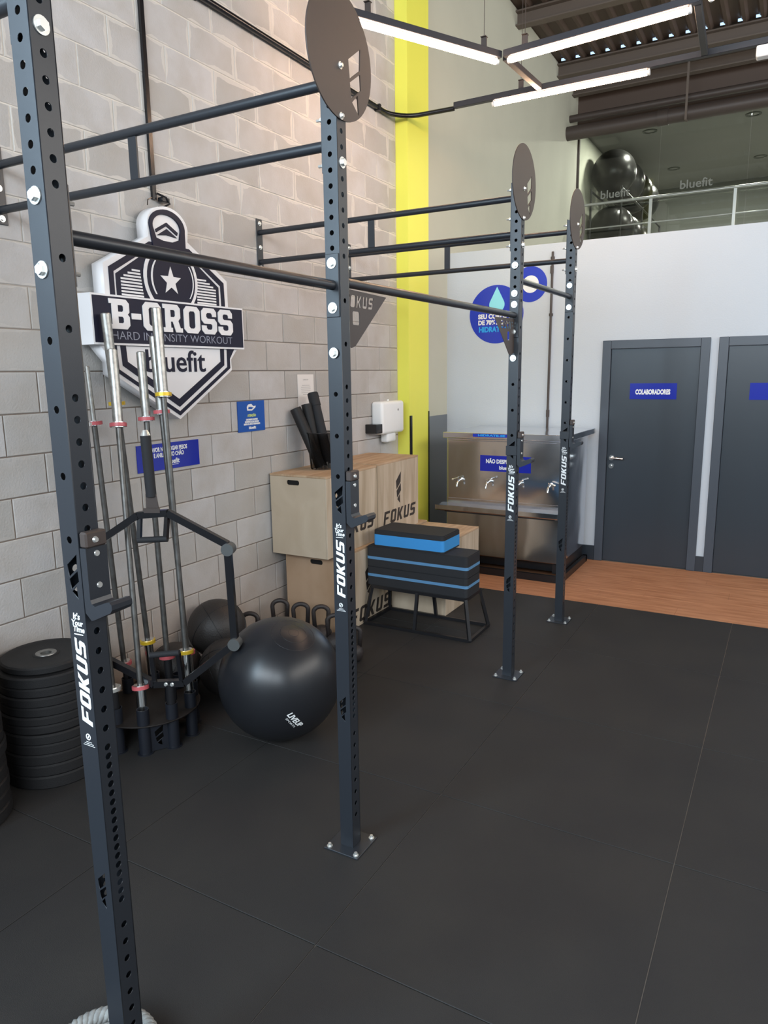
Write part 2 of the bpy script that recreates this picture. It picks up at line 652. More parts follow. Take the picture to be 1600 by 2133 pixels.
# angular italic capitals
ANG = {
    'F': (.6, [[(0, 0), (.2, 0), (.2, .38), (.5, .38), (.5, .56), (.2, .56), (.2, .8), (.6, .8), (.6, 1), (0, 1)]]),
    'O': (.6, [[(.1, 0), (.5, 0), (.6, .1), (.6, .9), (.5, 1), (.1, 1), (0, .9), (0, .1)], [(.2, .2), (.4, .2), (.4, .8), (.2, .8)]]),
    'K': (.62, [[(0, 0), (.2, 0), (.2, .4), (.4, 0), (.62, 0), (.38, .5), (.62, 1), (.4, 1), (.2, .6), (.2, 1), (0, 1)]]),
    'U': (.6, [[(.1, 0), (.5, 0), (.6, .1), (.6, 1), (.4, 1), (.4, .2), (.2, .2), (.2, 1), (0, 1), (0, .1)]]),
    'S': (.6, [[(0, 0), (.5, 0), (.6, .1), (.6, .5), (.5, .6), (.2, .6), (.2, .8), (.6, .8), (.6, 1), (.1, 1), (0, .9), (0, .5), (.1, .4), (.4, .4), (.4, .2), (0, .2)]]),
}
SLAB = {
    'B': (.85, [[(0, 0), (.72, 0), (.85, .13), (.85, .42), (.77, .5), (.85, .58), (.85, .87), (.72, 1), (0, 1), (0, .84), (.1, .84), (.1, .16), (0, .16)],
                [(.36, .2), (.55, .2), (.6, .25), (.6, .37), (.55, .42), (.36, .42)], [(.36, .58), (.55, .58), (.6, .63), (.6, .75), (.55, .8), (.36, .8)]]),
    '-': (.42, [[(0, .36), (.42, .36), (.42, .56), (0, .56)]]),
    'C': (.85, [[(.15, 0), (.7, 0), (.85, .15), (.85, .38), (.6, .38), (.6, .25), (.53, .18), (.33, .18), (.26, .25), (.26, .75), (.33, .82), (.53, .82), (.6, .75), (.6, .62), (.85, .62), (.85, .85), (.7, 1), (.15, 1), (0, .85), (0, .15)]]),
    'R': (.95, [[(0, 0), (.44, 0), (.44, .16), (.36, .16), (.36, .38), (.46, .38), (.6, 0), (.95, 0), (.95, .16), (.84, .16), (.74, .42), (.85, .53), (.85, .87), (.72, 1), (0, 1), (0, .84), (.1, .84), (.1, .16), (0, .16)],
                [(.36, .55), (.55, .55), (.6, .6), (.6, .75), (.55, .8), (.36, .8)]]),
    'O': (.85, [[(.15, 0), (.7, 0), (.85, .15), (.85, .85), (.7, 1), (.15, 1), (0, .85), (0, .15)], [(.33, .18), (.53, .18), (.6, .25), (.6, .75), (.53, .82), (.33, .82), (.26, .75), (.26, .25)]]),
    'S': (.85, [[(.15, 0), (.7, 0), (.85, .15), (.85, .47), (.72, .6), (.33, .6), (.26, .66), (.26, .76), (.33, .82), (.53, .82), (.6, .76), (.6, .68), (.83, .68), (.83, .87), (.7, 1), (.15, 1), (0, .87), (0, .53), (.13, .4), (.53, .4), (.6, .34), (.6, .24), (.53, .18), (.33, .18), (.26, .24), (.26, .33), (0, .33), (0, .15)]]),
}


def flame(x, y, w, h):
    P = [[(1, 1), (0, .735), (.1, .46), (.9, .64)], [(.9, .62), (.17, .435), (.25, .18), (1, .36)], [(.33, .147), (.67, .23), (.75, 0)]]
    P[0] = [(1, 1), (0, .735), (.1, .47), (.93, .68)]
    P[1] = [(.95, .63), (.1, .42), (.2, .20), (1, .40)]
    P[2] = [(.25, .15), (.72, .30), (.8, 0)]
    return [[(x + a * w, y + b * h) for a, b in p] for p in P]


def hexbolt(mb, c, n, r=0.018, hr=0.0115, h=0.009, washer=True):
    c, n = Vector(c), Vector(n)
    if washer:
        mb.cyl(c, c + n * 0.003, r, seg=18)
    mb.cyl(c + n * 0.003, c + n * (0.003 + h), hr, hr * .94, seg=6)
    return mb


# ================================================================== SETTING
def structure(o):
    o['kind'] = 'structure'
    return o


D = 7.2          # wall with the doors
ZF = 3.08        # top of that wall
ZC = 6.1         # roof
YC = 6.08        # end of the block wall
TL, X0, Y0, YM = 0.987, 2.0008, 1.7341, 5.774

# floor: sub floor, rubber tiles and laminate planks as pieces
floor = structure(MB().box(-0.2, 8.5, -5, D + .1, -0.12, -0.005).build('floor', M_SEAM))
tile_cache = {}
for i in range(-3, 7):
    for j in range(-7, 5):
        x0, x1 = X0 + i * TL, X0 + (i + 1) * TL
        y0, y1 = Y0 + j * TL, Y0 + (j + 1) * TL
        if j == 3:
            y1 = YM
        if j == 4 or x1 < 0.05 or y1 < -4.9:
            continue
        x0 = max(x0, 0.0)
        key = (round(x1 - x0, 3), round(y1 - y0, 3))
        if key not in tile_cache:
            w, h = key
            mb = MB().box(0.0016, w - 0.0016, 0.0016, h - 0.0016, -0.0048, 0.0)
            bm = mb.bm
            es = [e for e in bm.edges if all(v.co.z > -0.001 for v in e.verts)]
            bmesh.ops.bevel(bm, geom=es, offset=0.0015, segments=1, affect='EDGES')
            me = mb.mesh('mat_tile')
            me.materials.append(M_MAT)
            tile_cache[key] = me
        o = bpy.data.objects.new('mat_tile', tile_cache[key])
        COL.objects.link(o)
        o.location = (x0, y0, 0)
        o.parent = floor
pl_cache = {}
PW, PLN = 0.198, 1.29
for r in range(8):
    y0 = YM + r * PW
    y1 = min(y0 + PW, D)
    if y1 - y0 < 0.02:
        continue
    off = (0.0, .5, .23, .74, .37, .9, .12, .6)[r] * PLN
    xx = 0.0
    first = True
    while xx < 8.4:
        ln = PLN - off if first else PLN
        first = False
        x1 = min(xx + ln, 8.4)
        if x1 - xx > 0.05:
            key = (round(x1 - xx, 3), round(y1 - y0, 3))
            if key not in pl_cache:
                me = MB().box(0.0006, key[0] - .0006, .0006, key[1] - .0006, -0.0048, -0.0005, bevel=.0006).mesh('plank')
                me.materials.append(M_PLANK)
                pl_cache[key] = me
            o = bpy.data.objects.new('plank', pl_cache[key])
            COL.objects.link(o)
            o.location = (xx, y0, random.uniform(-.0004, .0004))
            o.parent = floor
        xx = x1

# left wall: mortar bed plus blocks
WY = -0.75
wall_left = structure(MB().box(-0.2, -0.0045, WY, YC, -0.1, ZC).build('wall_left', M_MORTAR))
structure(MB().box(-0.2, 0, -5, WY, -0.1, 1.1).box(-.2, 0, -5, WY, 4.9, ZC).build('wall_left', M_SIDEWALL))
wn = structure(MB().box(-.12, -.06, -5, -4.94, 1.1, 4.9).box(-.12, -.06, WY - .06, WY, 1.1, 4.9).box(-.12, -.06, -5, WY, 1.1, 1.16).box(-.12, -.06, -5, WY, 4.84, 4.9).box(-.12, -.06, -2.9, -2.85, 1.1, 4.9).build('window_2', M_DUCT))
blk = {}


def block_mesh(w, h, k):
    key = (round(w, 3), round(h, 3), k)
    if key not in blk:
        rr = random.Random(k * 13 + 1)
        mb = MB().box(-0.03, 0.0, 0.003, w - 0.003, 0.003, h - 0.003)
        bm = mb.bm
        es = [e for e in bm.edges if all(v.co.x > -0.001 for v in e.verts)]
        bmesh.ops.bevel(bm, geom=es, offset=0.003, segments=1, affect='EDGES')
        for v in bm.verts:
            v.co.x += rr.uniform(-.0008, .0008)
        me = mb.mesh('block')
        me.materials.append(M_BLOCK)
        blk[key] = me
    return blk[key]


Z0 = 1.896
rest = MB()
nblk = 0
for k in range(-10, 22):
    zb = Z0 + 0.2 * k
    zt = zb + 0.2
    zb = max(zb, 0.0)
    zt = min(zt, ZC)
    if zt - zb < 0.03:
        continue
    ph = 0.34 if k % 2 else 0.14
    y = ph - 0.4 * 14
    while y < YC - 0.01:
        ya, yb = max(y, WY), min(y + 0.4, YC)
        y += 0.4
        if yb - ya < 0.04:
            continue
        vis = yb > 1.45 and zt < 5.55 and (zb < 3.95 + max(0, (yb - 2.0) * 0.42))
        if vis and nblk < 300:
            o = bpy.data.objects.new('block', block_mesh(yb - ya, zt - zb, random.randrange(3)))
            COL.objects.link(o)
            o.location = (random.uniform(-.0012, .0012), ya, zb)
            o.parent = wall_left
            nblk += 1
        else:
            rest.box(-0.03, 0.0, ya + .004, yb - .004, zb + .004, zt - .004)
r_ = rest.build('blocks', M_BLOCK, wall_left)
r_['kind'] = 'stuff'

# plastered continuation of the left wall up to the glazed gallery and beyond
structure(MB().box(-0.2, 0.0, YC, 17.2, -0.1, ZC + .02).build('wall_left', M_PLASTER))
# grey steel sheet lining below
s = MB().box(0.0, 0.004, 6.50, D, 0.0, 1.43).build('wall_sheet', M_PANELGREY)
tag(s, 'grey sheet lining low on the wall between yellow column and water cooler', 'wall panel')

# yellow column
cl = thing('column', (0.06, 6.29, 0), 'yellow-green painted column at the end of the block wall', 'column')
MB().box(0.0, 0.12, YC, 6.50, 0.0, ZC).build('shaft', M_YELLOWWALL, cl)
MB().box(0.12, 0.135, 6.088, 6.118, 0.45, 1.475).build('black_strip', M_GLOSSBLACK, cl)
MB().box(0.12, 0.128, 6.488, 6.503, 0.0, 1.50).build('black_strip', M_GLOSSBLACK, cl)

# wall with doors: built round the two door openings
DX = [(1.63, 2.57), (2.64, 3.58)]
wb = MB()
xs = [0.0, DX[0][0] + .05, DX[0][1] - .05, DX[1][0] + .05, DX[1][1] - .05, 8.5]
wb.box(xs[0], xs[1], D, D + .15, 0, ZF)
wb.box(xs[2], xs[3], D, D + .15, 0, ZF)
wb.box(xs[4], xs[5], D, D + .15, 0, ZF)
wb.box(xs[1], xs[2], D, D + .15, 2.10, ZF)
wb.box(xs[3], xs[4], D, D + .15, 2.10, ZF)
structure(wb.build('wall_back', M_BACKWALL))
for n, (a, b) in enumerate(DX):
    fr = MB()
    fr.box(a, a + .078, D - .022, D + .10, 0, 2.148, bevel=.003)
    fr.box(b - .078, b, D - .022, D + .10, 0, 2.148, bevel=.003)
    fr.box(a + .078, b - .078, D - .022, D + .10, 2.07, 2.148, bevel=.003)
    dr = structure(fr.build('door_%d' % (n + 1), M_DOORFRAME))
    MB().box(a + .079, b - .079, D + .005, D + .045, 0.006, 2.068, bevel=.003).build('door_leaf', M_DOOR, dr)
    hx, hs = (a + .125, 1) if n == 0 else (b - .125, -1)
    h = MB()
    h.cyl((hx, D + .005, 1.035), (hx, D - .004, 1.035), .026, seg=20)
    h.cyl((hx, D - .004, 1.035), (hx, D - .05, 1.035), .009)
    h.tube([(hx - .004 * hs, D - .046, 1.036), (hx + .05 * hs, D - .05, 1.037), (hx + .115 * hs, D - .047, 1.033)], .009)
    h.cyl((hx, D + .005, .955), (hx, D - .006, .955), .025, seg=20)
    h.cyl((hx, D - .006, .955), (hx, D - .014, .955), .010)
    h.build('door_handle', M_CHROME, dr, smooth=40)
s = thing('door_sign', (2.10, D - .001, 1.67), 'blue name plate reading COLABORADORES on the left dark door', 'sign')
MB().box(1.895, 2.31, D + .001, D + .005, 1.60, 1.747).build('plate', M_BLUE, s)
MB().text('COLABORADORES', .062, (2.10, D + .001, 1.665), X, Z, t=.001, bold=.003, width=.31).build('lettering', M_WHITE, s)
s = thing('door_sign', (3.12, D - .001, 1.67), 'blue plate on the right-hand dark door, cut by the picture edge', 'sign')
MB().box(2.91, 3.33, D + .001, D + .005, 1.60, 1.747).build('plate', M_BLUE, s)

bb = MB()
bb.box(1.02, 1.63, D - .018, D, 0, .145, bevel=.002)
bb.box(2.57, 2.64, D - .018, D, 0, .145, bevel=.002)
bb.box(3.58, 8.4, D - .018, D, 0, .145, bevel=.002)
bb.box(0.005, 1.02, D - .018, D, 0, .145)
structure(bb.build('baseboard_back', M_DOOR))

# gallery slab above the door rooms, gallery rear room
structure(MB().box(0.0, 8.5, D + .15, 17.2, ZF - .14, ZF - .002).build('floor', M_MEZZ))
structure(MB().box(-0.2, 8.5, 17.0, 17.2, ZF, ZC).build('wall_rear', M_MEZZDARK))
mc = structure(MB().box(0.0, 8.5, 12.3, 17.0, 5.6, 5.66).build('ceiling', M_MEZZCEIL))
for (x, y) in ((.93, 12.9), (.95, 15.4), (2.4, 12.9), (2.4, 15.4), (4.6, 14.1)):
    MB().lathe([(.11, -.012), (.11, 0), (.08, 0), (.08, -.012), (.11, -.012)], (x, y, 5.6), 24).build('downlight_ring', M_MEZZDARK, mc, smooth=40)
structure(MB().box(8.4, 8.6, -5, 17.2, -.1, 1.7).build('wall_right', M_SIDEWALL))
structure(MB().box(8.4, 8.6, -5, 17.2, 5.1, ZC).build('wall_right', M_SIDEWALL))
structure(MB().box(-.2, 8.6, -5.1, -5.0, -.1, 2.5).build('wall_front', M_SIDEWALL))

# roof: corrugated sheet, purlins, beam over the gallery glass, daylight between sheet and purlin
bm = MB()
pitch = .2
n = int(8.8 / pitch)
prof = []
for i in range(n):
    x = -.2 + i * pitch
    prof += [(x, ZC + .03), (x + .10, ZC + .03), (x + .13, ZC - .01), (x + .17, ZC - .01)]
lo = [bm.bm.verts.new((x, -5, z)) for x, z in prof]
hi = [bm.bm.verts.new((x, 12.3, z)) for x, z in prof]
for i in range(len(prof) - 1):
    bm.bm.faces.new((lo[i], lo[i + 1], hi[i + 1], hi[i]))
structure(bm.build('ceiling', M_CEIL))
for y, nm in zip((-3.5, -1.4, .7, 2.8, 4.9, 7.0, 9.2, 10.95, 11.75), ('ninth', 'eighth', 'seventh', 'sixth', 'fifth', 'fourth', 'third', 'second', 'first')):
    pu = MB().box(0.0, 8.4, y, y + .05, ZC - .18, ZC - .012)
    pu.box(0.0, 8.4, y - .07, y, ZC - .03, ZC - .012).box(0.0, 8.4, y - .07, y, ZC - .18, ZC - .165)
    tag(pu.build('roof_purlin', M_BEAM), 'steel purlin under the corrugated roof, %s counted from the gallery glass' % nm, 'roof beam', 'purlins under the roof')
g = MB()
for i in range(26):
    x = .08 + i * .2
    g.box(x, x + .055, 10.80, 10.815, ZC - .016, ZC + .012)
o = g.build('roof_gap', M_GAP)
o['kind'] = 'stuff'
tag(o, 'row of small bluish daylight gaps where roof sheet meets purlin', 'roof gaps')
structure(MB().box(0.0, 8.4, 12.05, 12.3, 5.50, ZC).build('trim_1', M_CEIL))

# gallery glazing
gl = structure(MB().box(0.0, 8.4, 12.10, 12.14, 5.47, 5.50).box(0.0, 8.4, 12.10, 12.14, ZF, ZF + .03).box(0.0, .03, 12.10, 12.14, ZF + .03, 5.47).build('window_1', M_DUCT))
for i in range(7):
    MB().box(.035 + i * 1.2, .035 + (i + 1) * 1.2 - .006, 12.115, 12.125, ZF + .03, 5.47).build('pane', M_GLASS, gl)
for cx in (.60, 1.755):
    t = MB().text('bluefit', .17, (cx, 12.112, 4.55), X, Z, t=.001, bold=.002, width=.44)
    tag(t.build('glass_lettering', M_GLASSTEXT), 'faint grey word on the gallery glass, %s' % ('the one in front of the black balls' if cx < 1 else 'the right-hand one of the two'), 'lettering')
# railing
rl = thing('railing', (4.2, 11.95, ZF), 'pale steel guard railing in front of the gallery glass', 'railing')
MB().tube([(.12, 11.95, 4.40), (8.3, 11.95, 4.40)], .021, 12).build('top_rail', M_RAIL, rl, smooth=40)
MB().tube([(.12, 11.95, 4.045), (8.3, 11.95, 4.045)], .011, 10).build('middle_rail', M_RAIL, rl, smooth=40)
for i in range(7):
    x = 1.165 + 1.14 * i
    MB().box(x - .022, x + .022, 11.93, 11.97, ZF, 4.385, bevel=.004).build('post', M_RAIL, rl)

# pipes under the roof in front of the glass
p = thing('roof_pipe', (4, 11.5, 5.34), 'thick dark pipe under the roof above the gallery', 'pipe')
MB().tube([(.0, 11.5, 5.34), (8.3, 11.5, 5.34)], .098, 20).build('pipe', M_DUCT, p, smooth=40)
for q_ in (1.28, 4.6):
    MB().cyl((q_, 11.5, 5.34), (q_ + .14, 11.5, 5.34), .108, seg=20).build('coupling', M_DUCT, p, smooth=40)
for x in (1.66, 4.2, 6.9):
    MB().box(x - .015, x + .015, 11.385, 11.39, 5.24, ZC - .02).box(x - .015, x + .015, 11.385, 11.5, 5.232, 5.24).build('hanger', M_BEAM, p)
p = MB().tube([(.0, 11.62, 5.575), (8.3, 11.62, 5.575)], .052, 14).build('roof_pipe', M_DUCT, smooth=40)
tag(p, 'thinner dark pipe running just above the thick roof pipe', 'pipe')


# ================================================================== GALLERY BALLS
def ball(name, c, r, m, label, cat='ball', group=None, sz=1.0):
    t = thing(name, (c[0], c[1], c[2] - r * sz), label, cat, group)
    MB().sphere(c, r, 40, 24, sz).build('ball_body', m, t, smooth=True)
    return t


rk = thing('ball_rack', (.38, 14.2, ZF), 'black steel rack carrying the gym balls behind the gallery glass', 'rack')
for zz in (3.83, 4.70):
    for xx in (.14, .62):
        MB().tube([(xx, 12.5, zz + .02), (xx, 16.2, zz + .02)], .016, 8).build('rail', M_BLACK, rk, smooth=40)
for yy in (12.5, 14.3, 16.2):
    for xx in (.14, .62):
        MB().tube([(xx, yy, ZF), (xx, yy, 4.75)], .018, 8).build('leg', M_BLACK, rk, smooth=40)
rows = [('upper', 5.07, .355), ('lower', 4.18, .37)]
ordn = ['nearest the glass', 'second from the glass', 'third from the glass', 'fourth from the glass']
for nm, zz, r in rows:
    for i in range(4):
        ball('gym_ball', (.38, 12.98 + i * .78, zz + (r - .355) * .4), r, M_FARBALL, 'large black gym ball on the %s gallery rack, %s' % (nm, ordn[i]), group='gym balls on the gallery rack')

# ================================================================== RIG
XP, H = 1.826, 0.029
YS = [1.114, 2.2395, 4.111, 5.251]
ZTOP = 2.885
rig = thing('pull_up_rig', (XP, 3.2, 0), 'black bolted steel training rig of four perforated uprights tied to the block wall', 'training rig')
zn = [2.685 - .0497 * k for k in range(-3, 10)] + [2.09, 1.943, 1.795, 1.647, 1.501]
zx = [2.66 - .0497 * k for k in range(-4, 9)] + [2.115, 1.968, 1.82] + [1.772 - .0495 * k for k in range(0, 6)] + \
     [1.475, 1.425, 1.377, 1.328] + [1.279 - .0495 * k for k in range(0, 7)] + [.958 - .0247 * k for k in range(0, 17)] + [.49 - .05 * k for k in range(8)]


def upright(i):
    yc = YS[i]
    mb = MB()
    hn = [circ(0, z, .0088) for z in zn]
    cuts = flame(-.016, 1.362, .036, .108) + flame(-.018, .545, .030, .105)
    hx = [circ(0, z, .0088) for z in zx]
    mb.plate([[(-H, 0), (H, 0), (H, ZTOP), (-H, ZTOP)]] + hn + cuts, (XP, yc - H + .003, 0), X, Z, .003)
    mb.plate([[(-H, 0), (H, 0), (H, ZTOP), (-H, ZTOP)]] + hn, (XP, yc + H, 0), X, Z, .003)
    mb.plate([[(-H + .003, 0), (H - .003, 0), (H - .003, ZTOP), (-H + .003, ZTOP)]] + hx, (XP + H - .003, yc, 0), Y, Z, .003)
    mb.plate([[(-H + .003, 0), (H - .003, 0), (H - .003, ZTOP), (-H + .003, ZTOP)]] + hx, (XP - H, yc, 0), Y, Z, .003)
    up = mb.build('upright', M_STEEL, rig)
    # foot plate and its bolts
    MB().box(XP - .078, XP + .078, yc - .078, yc + .078, 0.0, .006, bevel=.001).build('foot_plate', M_STEEL, up)
    fb = Multi()
    for sx in (-1, 1):
        for sy in (-1, 1):
            c = (XP + sx * .061, yc + sy * .061, .006)
            m = fb.new()
            m.cyl(c, (c[0], c[1], .009), .0115, seg=14)
            m.cyl((c[0], c[1], .009), (c[0], c[1], .019), .008, .0065, seg=6)
    fb.build('foot_bolt', M_ZINC, up, smooth=30)
    # vertical sticker lettering
    st = MB()
    st.letters('FOKUS', .036, (XP + .003, yc - H - .0002, 1.150), Z, NX, t=.0003, shear=.3, gap=.16, wx=1.72)
    st.build('lettering', M_WHITE, up)
    st = MB()
    st.text("It's", .021, (XP - .002, yc - H - .0002, 1.318), X, Z, t=.0003, bold=.0006, shear=.15)
    st.text("Your", .019, (XP - .001, yc - H - .0002, 1.302), X, Z, t=.0003, bold=.0006, shear=.15)
    st.text("Time", .019, (XP + .003, yc - H - .0002, 1.287), X, Z, t=.0003, bold=.0006, shear=.15)
    st.plate([[(-.014, 0), (.017, .001), (.017, .0035), (-.014, .0028)]], (XP, yc - H - .0002, 1.273), X, Z, .0003)
    st.build('script_lettering', M_WHITE, up)
    st = MB()
    st.plate([circ(0, 0, .0085, 20), circ(0, 0, .006, 16)], (XP, yc - H - .0002, 1.015), X, Z, .0003)
    st.plate([[(-.004, -.003), (0, -.004), (.004, .003), (0, .004)]], (XP, yc - H - .0002, 1.015), X, Z, .0003)
    for k, w in enumerate((.010, .016, .020)):
        st.plate([[(-w, 0), (w, 0), (w, .0012), (-w, .0012)]], (XP + .001, yc - H - .0002, 1.001 - k * .0045), X, Z, .0003)
    st.build('round_mark', M_WHITE, up)
    # top disc with cut-outs
    dm = MB().plate([circ(0, 0, .195, 64)] + [p for p in flame(.045, -.155, .08, .215)], (XP + H, yc, 2.888), Y, Z, .005)
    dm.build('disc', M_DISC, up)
    bo, nu = Multi(), Multi()
    for z in (2.703, 2.855):
        m = bo.new()
        m.cyl((XP + H + .005, yc - .008, z), (XP + H + .008, yc - .008, z), .0115, seg=16)
        m.cyl((XP + H + .008, yc - .008, z), (XP + H + .016, yc - .008, z), .009, .006, seg=6)
        m = nu.new()
        hexbolt(m, (XP - H - .006, yc - .008, z), NX, .013, .009)
        m.cyl((XP - H - .016, yc - .008, z), (XP - H - .034, yc - .008, z), .005, .0045, seg=8)
    hexbolt(bo.new(), (XP + H, yc, 2.562), X, .0185, .0125)
    m = nu.new()
    hexbolt(m, (XP - H - .006, yc, 2.562), NX, .016, .011)
    m.cyl((XP - H - .016, yc, 2.562), (XP - H - .036, yc, 2.562), .0055, .005, seg=8)
    zs = [[2.238, 2.09], [2.238, 2.09, 1.938], [2.452, 2.30, 2.240, 2.09, 1.943], [2.452, 2.305]][i]
    for z in zs:
        small = abs(z - 2.09) < .01 and i == 2
        near = .005 if i > 0 else 0
        hexbolt(bo.new(), (XP, yc - H - near, z), NY, .013 if small else .0185, .009 if small else .0125)
        m = nu.new()
        hexbolt(m, (XP, yc + H + .005, z), Y, .0165, .011)
        m.cyl((XP, yc + H + .016, z), (XP, yc + H + .034, z), .0055, .005, seg=8)
    bo.build('bolt', M_ZINC, up, smooth=30)
    nu.build('nut', M_ZINC, up, smooth=30)
    return up


ups = [upright(i) for i in range(4)]
# long bars
for (i, j, z) in ((0, 1, 2.166), (1, 2, 2.182), (2, 3, 2.378)):
    b = MB().tube([(XP, YS[i] + H + .004, z), (XP, YS[j] - H - .004, z)], .017, 16).build('pull_up_bar', M_STEEL, rig, smooth=40)
    zc = 2.164 if j < 3 else 2.378
    MB().box(XP - .027, XP + .027, YS[i] + H, YS[i] + H + .005, zc - .105, zc + .105, bevel=.0015).build('end_plate', M_STEEL, b)
    MB().box(XP - .027, XP + .027, YS[j] - H - .005, YS[j] - H, zc - .105, zc + .105, bevel=.0015).build('end_plate', M_STEEL, b)
# bars to the wall, two each, with a strap and wall plate
for i in range(4):
    yc = YS[i]
    MB().tube([(0.006, yc, 2.812), (XP - H - .004, yc, 2.812)], .0175, 16).build('wall_tie_bar', M_STEEL, rig, smooth=40)
    b = MB().tube([(0.006, yc, 2.622), (XP - H - .004, yc, 2.622)], .0175, 16).build('wall_tie_bar', M_STEEL, rig, smooth=40)
    MB().box(.858, .902, yc - .004, yc + .004, 2.632, 2.802).build('strap', M_STEEL, b)
    MB().box(XP - H - .006, XP - H, yc - .027, yc + .027, 2.53, 2.89, bevel=.0015).build('end_plate', M_STEEL, b)
    wp = MB().box(0.0025, .008, yc - .03, yc + .03, 2.560, 2.900, bevel=.0015).build('wall_plate', M_STEEL, b)
    wbm = Multi()
    for z in (2.585, 2.717, 2.870):
        hexbolt(wbm.new(), (.008, yc, z), X, .015, .010, .008)
    wbm.build('wall_bolt', M_ZINC, b, smooth=30)
# gussets with cut lettering
for (yy, sgn) in ((YS[1] + H, 1), (YS[2] - H, -1)):
    out = [(0, 2.163), (.315, 2.155), (.08, 1.965), (.055, 1.958), (0, 1.975)]
    sq = rrect(.064, .112, 2.040, 2.088, .006, 2)
    mb = MB()
    loops = [out, sq]
    x = .008
    for c in 'FOKUS':
        w, lp = ANG[c]
        loops.append([(x + (a * 1.3 + .18 * bb_) * .042, 2.102 + bb_ * .042) for a, bb_ in lp[0]])
        x += w * 1.3 * .042 + .009
    loops = [[(a * sgn, bb_) for a, bb_ in lp] for lp in loops]
    mb.plate(loops, (XP - .001, yy, 0), Y, Z, .003)
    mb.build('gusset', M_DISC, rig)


# J-hooks hung on the uprights
def hook(i, label, wrap):
    yc = YS[i]
    t = thing('barbell_hook', (XP + H, yc, 1.33), label, 'barbell hook', 'hooks on the rig uprights')
    x0 = XP + H + .004
    prof = [(0, .155), (.020, .155), (.020, .035), (.024, .026), (.034, .022), (.072, .037), (.083, .039), (.090, .033), (.090, .022), (.084, .014), (.026, -.012), (.018, -.014), (0, .002)]
    mb = MB()
    mb.prism(prof, (x0, yc - H, 1.33), X, Z, -.058, 0)
    mb.build('hook_body', M_STEEL, t)
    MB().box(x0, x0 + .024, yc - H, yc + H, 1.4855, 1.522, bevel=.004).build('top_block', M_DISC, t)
    if wrap:
        MB().box(XP - H - .004, x0, yc - H - .006, yc - H - .0005, 1.385, 1.44, bevel=.001).build('wrap_plate', M_STEEL, t)
    bo = Multi()
    for z in (1.47, 1.395):
        bo.new().cyl((x0 + .020, yc, z), (x0 + .0225, yc, z), .0075, .0065, seg=12)
    bo.new().cyl((x0 + .024, yc - .004, 1.503), (x0 + .029, yc - .004, 1.503), .008, .0055, seg=12)
    bo.build('bolt', M_ZINC, t, smooth=30)


hook(0, 'black barbell hook on the nearest upright', False)
hook(1, 'black barbell hook on the second upright, in front of the wooden boxes', False)
hook(2, 'black barbell hook on the third upright, in front of the water cooler sign', True)
hook(3, 'black barbell hook on the farthest upright, beside the cooler lid', True)

# pale rope coiled round the foot of the nearest upright
rp = MB()
for (rr, zz, ph) in ((.138, .024, 0), (.134, .060, .3)):
    for s in range(3):
        pts = []
        for k in range(150):
            a = 2 * PI * k / 150
            tw = a * 17 + s * 2 * PI / 3
            pts.append((XP - .078 + (rr + .011 * math.cos(tw)) * math.cos(a + ph), YS[0] - .03 + (rr + .011 * math.cos(tw)) * math.sin(a + ph), zz + .011 * math.sin(tw)))
        rp.tube(pts, .0115, 6, closed=True)
tag(rp.build('rope_coil', M_ROPE, smooth=True), 'pale braided coil lying round the foot of the nearest upright', 'rope')

# ================================================================== WALL SIGN (club emblem)
XS = .12
YO = 3.165
sg = thing('wall_emblem_sign', (.02, YO, 1.62), 'white and navy shield sign with kettlebell, star and lettered band on block wall', 'sign')


def yz(mb, loops, d0, d1):
    return mb.plate([[(a, b) for a, b in lp] for lp in loops], (d0, YO, 0), Y, Z, d1 - d0)


def mir(half):
    return half + [(-a, b) for a, b in reversed(half)]


def arc(cx, cz, rx, rz, a0, a1, n=10):
    return [(cx + rx * math.cos(math.radians(a0 + (a1 - a0) * k / n)), cz + rz * math.sin(math.radians(a0 + (a1 - a0) * k / n))) for k in range(n + 1)]


kb_out = [(.145, 2.62)] + arc(0, 2.68, .150, .112, 0, 180, 16) + [(-.145, 2.62)]
shield_hi = [(.468, 2.20), (.465, 2.44), (.145, 2.625)] + arc(-.0, 2.68, .152, .112, 4, 176, 16) + [(-.150, 2.615), (-.470, 2.44), (-.470, 2.20)]
shield_lo = [(-.52, 2.05), (.55, 2.05), (.470, 1.965), (.473, 1.900), (.0, 1.618), (-.455, 1.880), (-.455, 1.945), (-.55, 2.05)]
base = MB()
yz(base, [shield_hi], .03, XS - .006)
yz(base, [shield_lo], .03, XS - .006)
base.build('shield_body', M_SIGNWHITE, sg)
MB().box(.03, XS + .012, YO - .580, YO + .582, 2.030, 2.284).build('band_body', M_SIGNWHITE, sg)
# standoffs
for q_ in ((-.40, -.35, 2.31, 2.35), (.35, .40, 2.31, 2.35), (-.38, -.30, 1.885, 1.94), (.27, .36, 1.90, 1.95)):
    MB().box(.0, .03, YO + q_[0], YO + q_[1], q_[2], q_[3]).build('standoff', M_SIGNWHITE, sg)
dk = MB()
